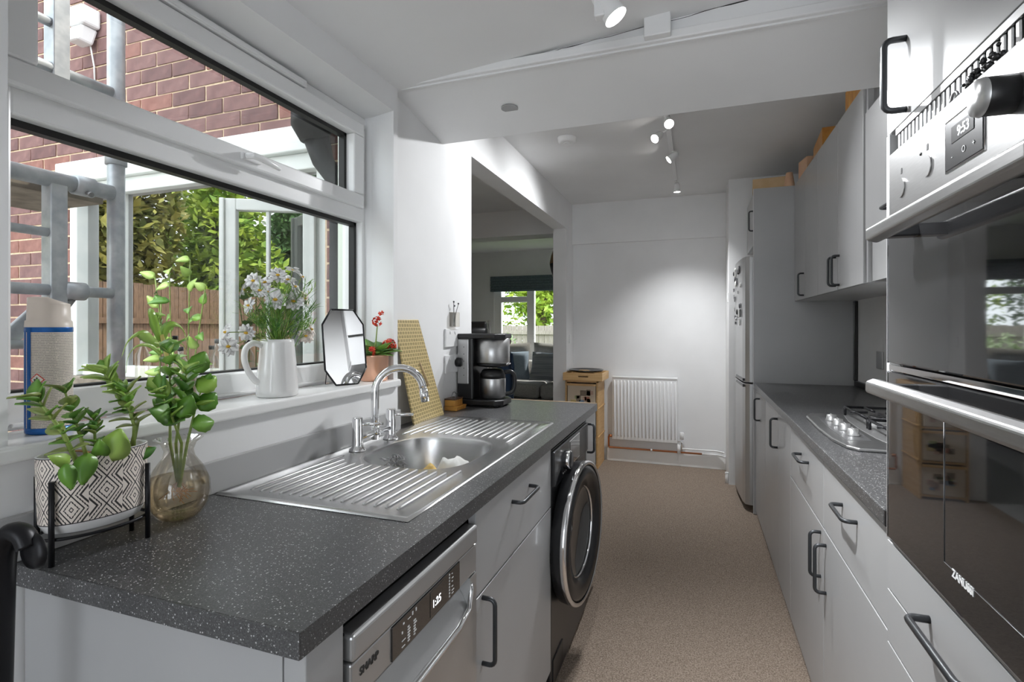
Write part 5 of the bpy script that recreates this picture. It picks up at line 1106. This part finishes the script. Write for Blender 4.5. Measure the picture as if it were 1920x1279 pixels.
for x in (-.40, .055): MB().lathe([(.012, -.008), (.012, .008)], (x, 5.05, .135), 12, axis='X').build('clip', 'white_plastic', t)
t = thing('door_stop_tube', 'short white pipe stub against the return wall by the fridge', 'pipe', (.238, 4.60, 0)); MB().tube([(.236, 4.66, 0), (.236, 4.66, .085)], .013, 14).build('tube', 'white_plastic', t); MB().lathe([(.015, .078), (.015, .09), (.001, .092)], (.236, 4.66, 0), 14).build('cap', 'white_plastic', t)
t = thing('light_switch', 'white light switch on the pier by the living room', 'switch', (-1.158, 4.95, 1.14)); box('plate', 'white_plastic', t, -1.16, -1.152, 4.91, 4.99, 1.14, 1.22, .002); box('rocker', 'white_plastic', t, -1.153, -1.149, 4.94, 4.96, 1.165, 1.195, .001)
t = thing('wall_switch', 'small white switch on the return wall over the fridge side', 'switch', (.246, 4.72, 1.50)); box('plate', 'white_plastic', t, .242, .25, 4.69, 4.75, 1.50, 1.58, .002); box('rocker', 'white_plastic', t, .239, .243, 4.71, 4.73, 1.525, 1.555, .001)
# drawer tower
t = thing('storage_tower', 'birch storage tower with frosted drawers beside the radiator', 'drawer unit', (-1.0, 4.9, 0))
SX0_, SX1_, SYa, SYb = -1.150, -.845, 4.72, 5.065
box('side', 'wood', t, SX0_, SX0_ + .016, SYa, SYb, 0, .80, .001); box('side', 'wood', t, SX1_ - .016, SX1_, SYa, SYb, 0, .80, .001); box('top_board', 'wood', t, SX0_, SX1_, SYa, SYb, .785, .80, .001)
for z in (.02, .275, .53): box('shelf', 'wood', t, SX0_ + .016, SX1_ - .016, SYa, SYb, z, z + .016, .001)
for z in (.28, .54): box('side_rail', 'wood', t, SX1_, SX1_ + .006, SYa, SYb, z, z + .012, .001)
for z in (.038, .293, .548):
    d = box('drawer', 'frost', t, SX0_ + .022, SX1_ - .022, SYa - .004, SYb - .03, z, z + .215, .004); box('drawer_edge', 'wood', d, SX0_ + .018, SX1_ - .018, SYa - .008, SYa - .004, z + .205, z + .225, .001); rng = random.Random(int(z * 100))
    for k in range(12):
        xx = rng.uniform(SX0_ + .05, SX1_ - .09); zz = z + rng.uniform(.02, .13); box('toy_shape', pbr('blurred_toy', rng.choice([(.50, .22, .16), (.55, .42, .2), (.25, .33, .42), (.24, .19, .14), (.55, .36, .28), (.35, .4, .2)]), .7), d, xx, xx + rng.uniform(.03, .06), SYa - .0055, SYa - .0035, zz, zz + rng.uniform(.02, .055), .001)
t = thing('wooden_tray', 'birch tray with a slot handle on top of the storage tower', 'tray', (-.99, 4.89, .80)); box('floor_board', 'wood', t, -1.165, -.800, 4.69, 5.05, .801, .812, .002)
MB().box(-1.165, -1.02, 4.69, 4.702, .812, .872).box(-.93, -.800, 4.69, 4.702, .812, .872).box(-1.02, -.93, 4.69, 4.702, .812, .833).box(-1.02, -.93, 4.69, 4.702, .848, .872).build('slotted_rim', 'wood', t)
for a in ((-1.165, -.800, 5.038, 5.05), (-1.165, -1.153, 4.702, 5.038), (-.812, -.800, 4.702, 5.038)): box('rim', 'wood', t, *a, .812, .872, .002)
t = thing('black_platter', 'round black platter lying on the wooden tray', 'platter', (-.985, 4.87, .87)); MB().lathe([(.13, 0), (.155, .004), (.165, .022), (.160, .022), (.145, .010), (.001, .008)], (-.985, 4.87, .8725), 40).build('plate', 'black_gloss', t); MB().lathe([(.05, .009), (.05, .014), (.001, .014)], (-1.0, 4.85, .8725), 24).build('coaster', 'wood', t)
# things on top of the tall units
ZT = 2.251
def crate(label, x, y, w, d_, h, rz, mat, tilt=0):
    t = thing('wooden_crate', label, 'box', (x, y, ZT), 'boxes on the cabinets', R(rz))
    MB().box(-w / 2, w / 2, -d_ / 2, d_ / 2, 0, .006).build('base', mat, t, local=True)
    for a in ((-w / 2, w / 2, -d_ / 2, -d_ / 2 + .006), (-w / 2, w / 2, d_ / 2 - .006, d_ / 2), (-w / 2, -w / 2 + .006, -d_ / 2 + .006, d_ / 2 - .006), (w / 2 - .006, w / 2, -d_ / 2 + .006, d_ / 2 - .006)): MB().box(*a, .006, h).build('side', mat, t, .001, local=True)
    return t
crate('open amber wooden crate at the near end of the cabinet tops', .715, 2.66, .14, .15, .105, 8, 'amber'); crate('low amber box on the cabinet tops between two crates', .72, 2.47, .12, .12, .085, -6, 'amber')
crate('long orange brown box on the middle of the cabinet tops', .70, 3.32, .12, .36, .10, -4, 'amber'); crate('small peach card box on the far corner of the cabinet tops', .69, 3.80, .09, .14, .125, 10, 'peach')
q = crate('tan cardboard box lying on top of the fridge housing', .49, 4.10, .22, .16, .085, -5, 'card')
t = thing('paper_cup', 'tan cone shaped cup upside down on the fridge housing', 'cup', (.60, 4.0, ZT)); MB().lathe([(.034, 0), (.035, .004), (.021, .10), (.019, .102), (.001, .102)], (.60, 4.0, ZT), 24).build('cone', 'peach', t)

# ------------------------------------------------------------------ living room
t = thing('corner_sofa', 'light grey corner sofa with loose seat cushions under the garden window', 'sofa', (-2.5, 7.0, 0))
box('base', 'sofa', t, -3.45, -1.45, 6.85, 7.78, .06, .30, .03, seg=3); box('base', 'sofa', t, -3.45, -2.45, 5.55, 6.85, .06, .30, .03, seg=3)
for (x0, x1, y0, y1) in ((-2.62, -2.04, 6.83, 7.52), (-2.03, -1.46, 6.83, 7.52), (-3.20, -2.42, 6.20, 6.82), (-3.20, -2.42, 5.55, 6.19), (-3.2, -2.63, 6.83, 7.52)): box('seat_cushion', 'sofa', t, x0, x1, y0, y1, .30, .50, .06, seg=4)
box('back_rest', 'sofa', t, -3.45, -1.45, 7.54, 7.80, .30, .78, .06, seg=4); box('back_rest', 'sofa', t, -3.47, -3.2, 5.55, 7.54, .30, .78, .06, seg=4)
def cushion(label, c, w, h, th, rz, tilt, mat):
    mb2 = MB(); n = 10; vs = []; fs = []
    for s_ in (1, -1):
        for i in range(n + 1):
            for j in range(n + 1):
                u, v = i / n * 2 - 1, j / n * 2 - 1; k = (1 - u ** 4) * (1 - v ** 4); pin = 1 - .10 * (u * u * v * v) * 1.0 - .06 * (abs(u) < .9 and abs(v) > .95)
                vs.append((u * w / 2 * (1 - .07 * (1 - abs(v)) * abs(u)), s_ * th / 2 * max(0, k) ** .5, v * h / 2 * (1 - .07 * (1 - abs(u)) * abs(v))))
    N = (n + 1) ** 2
    for s_ in (0, 1):
        for i in range(n):
            for j in range(n):
                f = (s_ * N + i * (n + 1) + j, s_ * N + (i + 1) * (n + 1) + j, s_ * N + (i + 1) * (n + 1) + j + 1, s_ * N + i * (n + 1) + j + 1); fs.append(f if s_ else tuple(reversed(f)))
    mb2._add(vs, fs, True); o = mb2.build('cushion', mat, None, local=True); o.location = c; o.rotation_euler = (R(tilt), 0, R(rz)); return tag(o, label, 'cushion', 'sofa cushions')
cushion('large pale grey back cushion at the corner end of the sofa', (-2.92, 6.72, .80), .56, .54, .18, 78, -16, 'sofa'); cushion('warm grey back cushion leaning beside the blue one', (-2.60, 7.25, .80), .60, .54, .20, 14, -14, 'cush_grey'); cushion('large grey back cushion on the right of the sofa', (-1.95, 7.31, .80), .66, .54, .22, -4, -12, 'sofa')
cushion('pale blue square scatter cushion on the sofa', (-2.45, 6.99, .745), .44, .42, .15, 24, -18, 'cush_blue'); cushion('striped grey blue scatter cushion on the sofa', (-1.97, 7.01, .74), .50, .42, .15, -8, -18, noisy('striped_cushion', (.30, .33, .40), (.46, .49, .54), 1.0, .95, sc=(1, 1, 60), lo=.45, hi=.55))
cushion('cream back cushion on the side arm of the sofa', (-2.98, 6.15, .79), .60, .50, .20, 86, -14, 'sofa')
t = thing('office_chair', 'black leather office chair with a chrome frame behind the coffee machine', 'chair', (-2.010, 3.75, 0))
MB().box(-2.060, -1.620, 3.93, 3.97, .55, 1.34).build('backrest', 'leather', t, .02, 3); 
for z in (.64, .74, .84, .94, 1.04, 1.14, 1.25): MB().tube([(-2.060, 3.935, z), (-1.620, 3.935, z)], .028, 10, flat=1.5).build('padding_roll', 'leather', t)
MB().tube([(-1.605, 3.96, 1.345), (-1.585, 3.955, 1.15), (-1.595, 3.93, .60), (-1.600, 3.55, .50), (-1.610, 3.45, .50)], .013, 10).build('side_frame', 'chrome', t); MB().tube([(-2.075, 3.96, 1.345), (-2.095, 3.955, 1.15), (-2.085, 3.93, .60), (-2.080, 3.55, .50), (-2.070, 3.45, .50)], .013, 10).build('side_frame', 'chrome', t)
box('seat', 'leather', t, -2.060, -1.620, 3.45, 3.92, .46, .54, .025, seg=3); MB().tube([(-1.840, 3.68, .46), (-1.840, 3.68, .12)], .028, 12).build('gas_lift', 'chrome', t)
for k in range(5):
    a = k * 2 * math.pi / 5; MB().tube([(-1.840, 3.68, .12), (-1.840 + .29 * math.cos(a), 3.68 + .29 * math.sin(a), .075)], [.022, .014], 8).build('base_arm', 'chrome', t); MB().lathe([(.027, -.02), (.03, -.015), (.03, .015), (.027, .02)], (-1.840 + .29 * math.cos(a), 3.68 + .29 * math.sin(a), .031), 12, axis='X').build('castor', 'black', t)
t = thing('school_bag', 'navy bag with a pink patterned top standing in the living room', 'bag', (-2.02, 5.45, 0)); MB().lathe([(.10, 0), (.13, .04), (.12, .60), (.09, 1.0), (.05, 1.06)], (-2.02, 5.45, .0), 18, sx=.8).build('body', 'denim', t); MB().ball((-2.03, 5.44, 1.13), .085, 14, 9, .9, .06).build('top', 'pink', t); MB().tube([(-1.93, 5.42, 1.0), (-1.90, 5.40, .85), (-1.92, 5.42, .6)], .014, 8).build('strap', 'denim', t)
t = thing('pendant_lamp', 'round bronze pendant lamp by the living room opening', 'ceiling light', (-1.56, 5.75, 1.86)); MB().lathe([(.02, .34), (.08, .32), (.11, .24), (.125, .16)], (-1.455, 5.75, 1.86), 32, cap=(True, False)).build('upper_shade', 'pendant', t); MB().lathe([(.125, .15), (.11, .07), (.09, .01), (.02, 0)], (-1.455, 5.75, 1.86), 32, cap=(False, True)).build('lower_shade', 'graphite', t); MB().lathe([(.118, .15), (.118, .165)], (-1.455, 5.75, 1.86), 32).build('middle_band', pbr('pale_metal_band', (.85, .62, .38), .2, 1.0), t); MB().tube([(-1.455, 5.75, 2.19), (-1.455, 5.75, 2.504)], .004, 6).build('flex', 'black', t)  # narrow pale metal band between the upper and lower halves
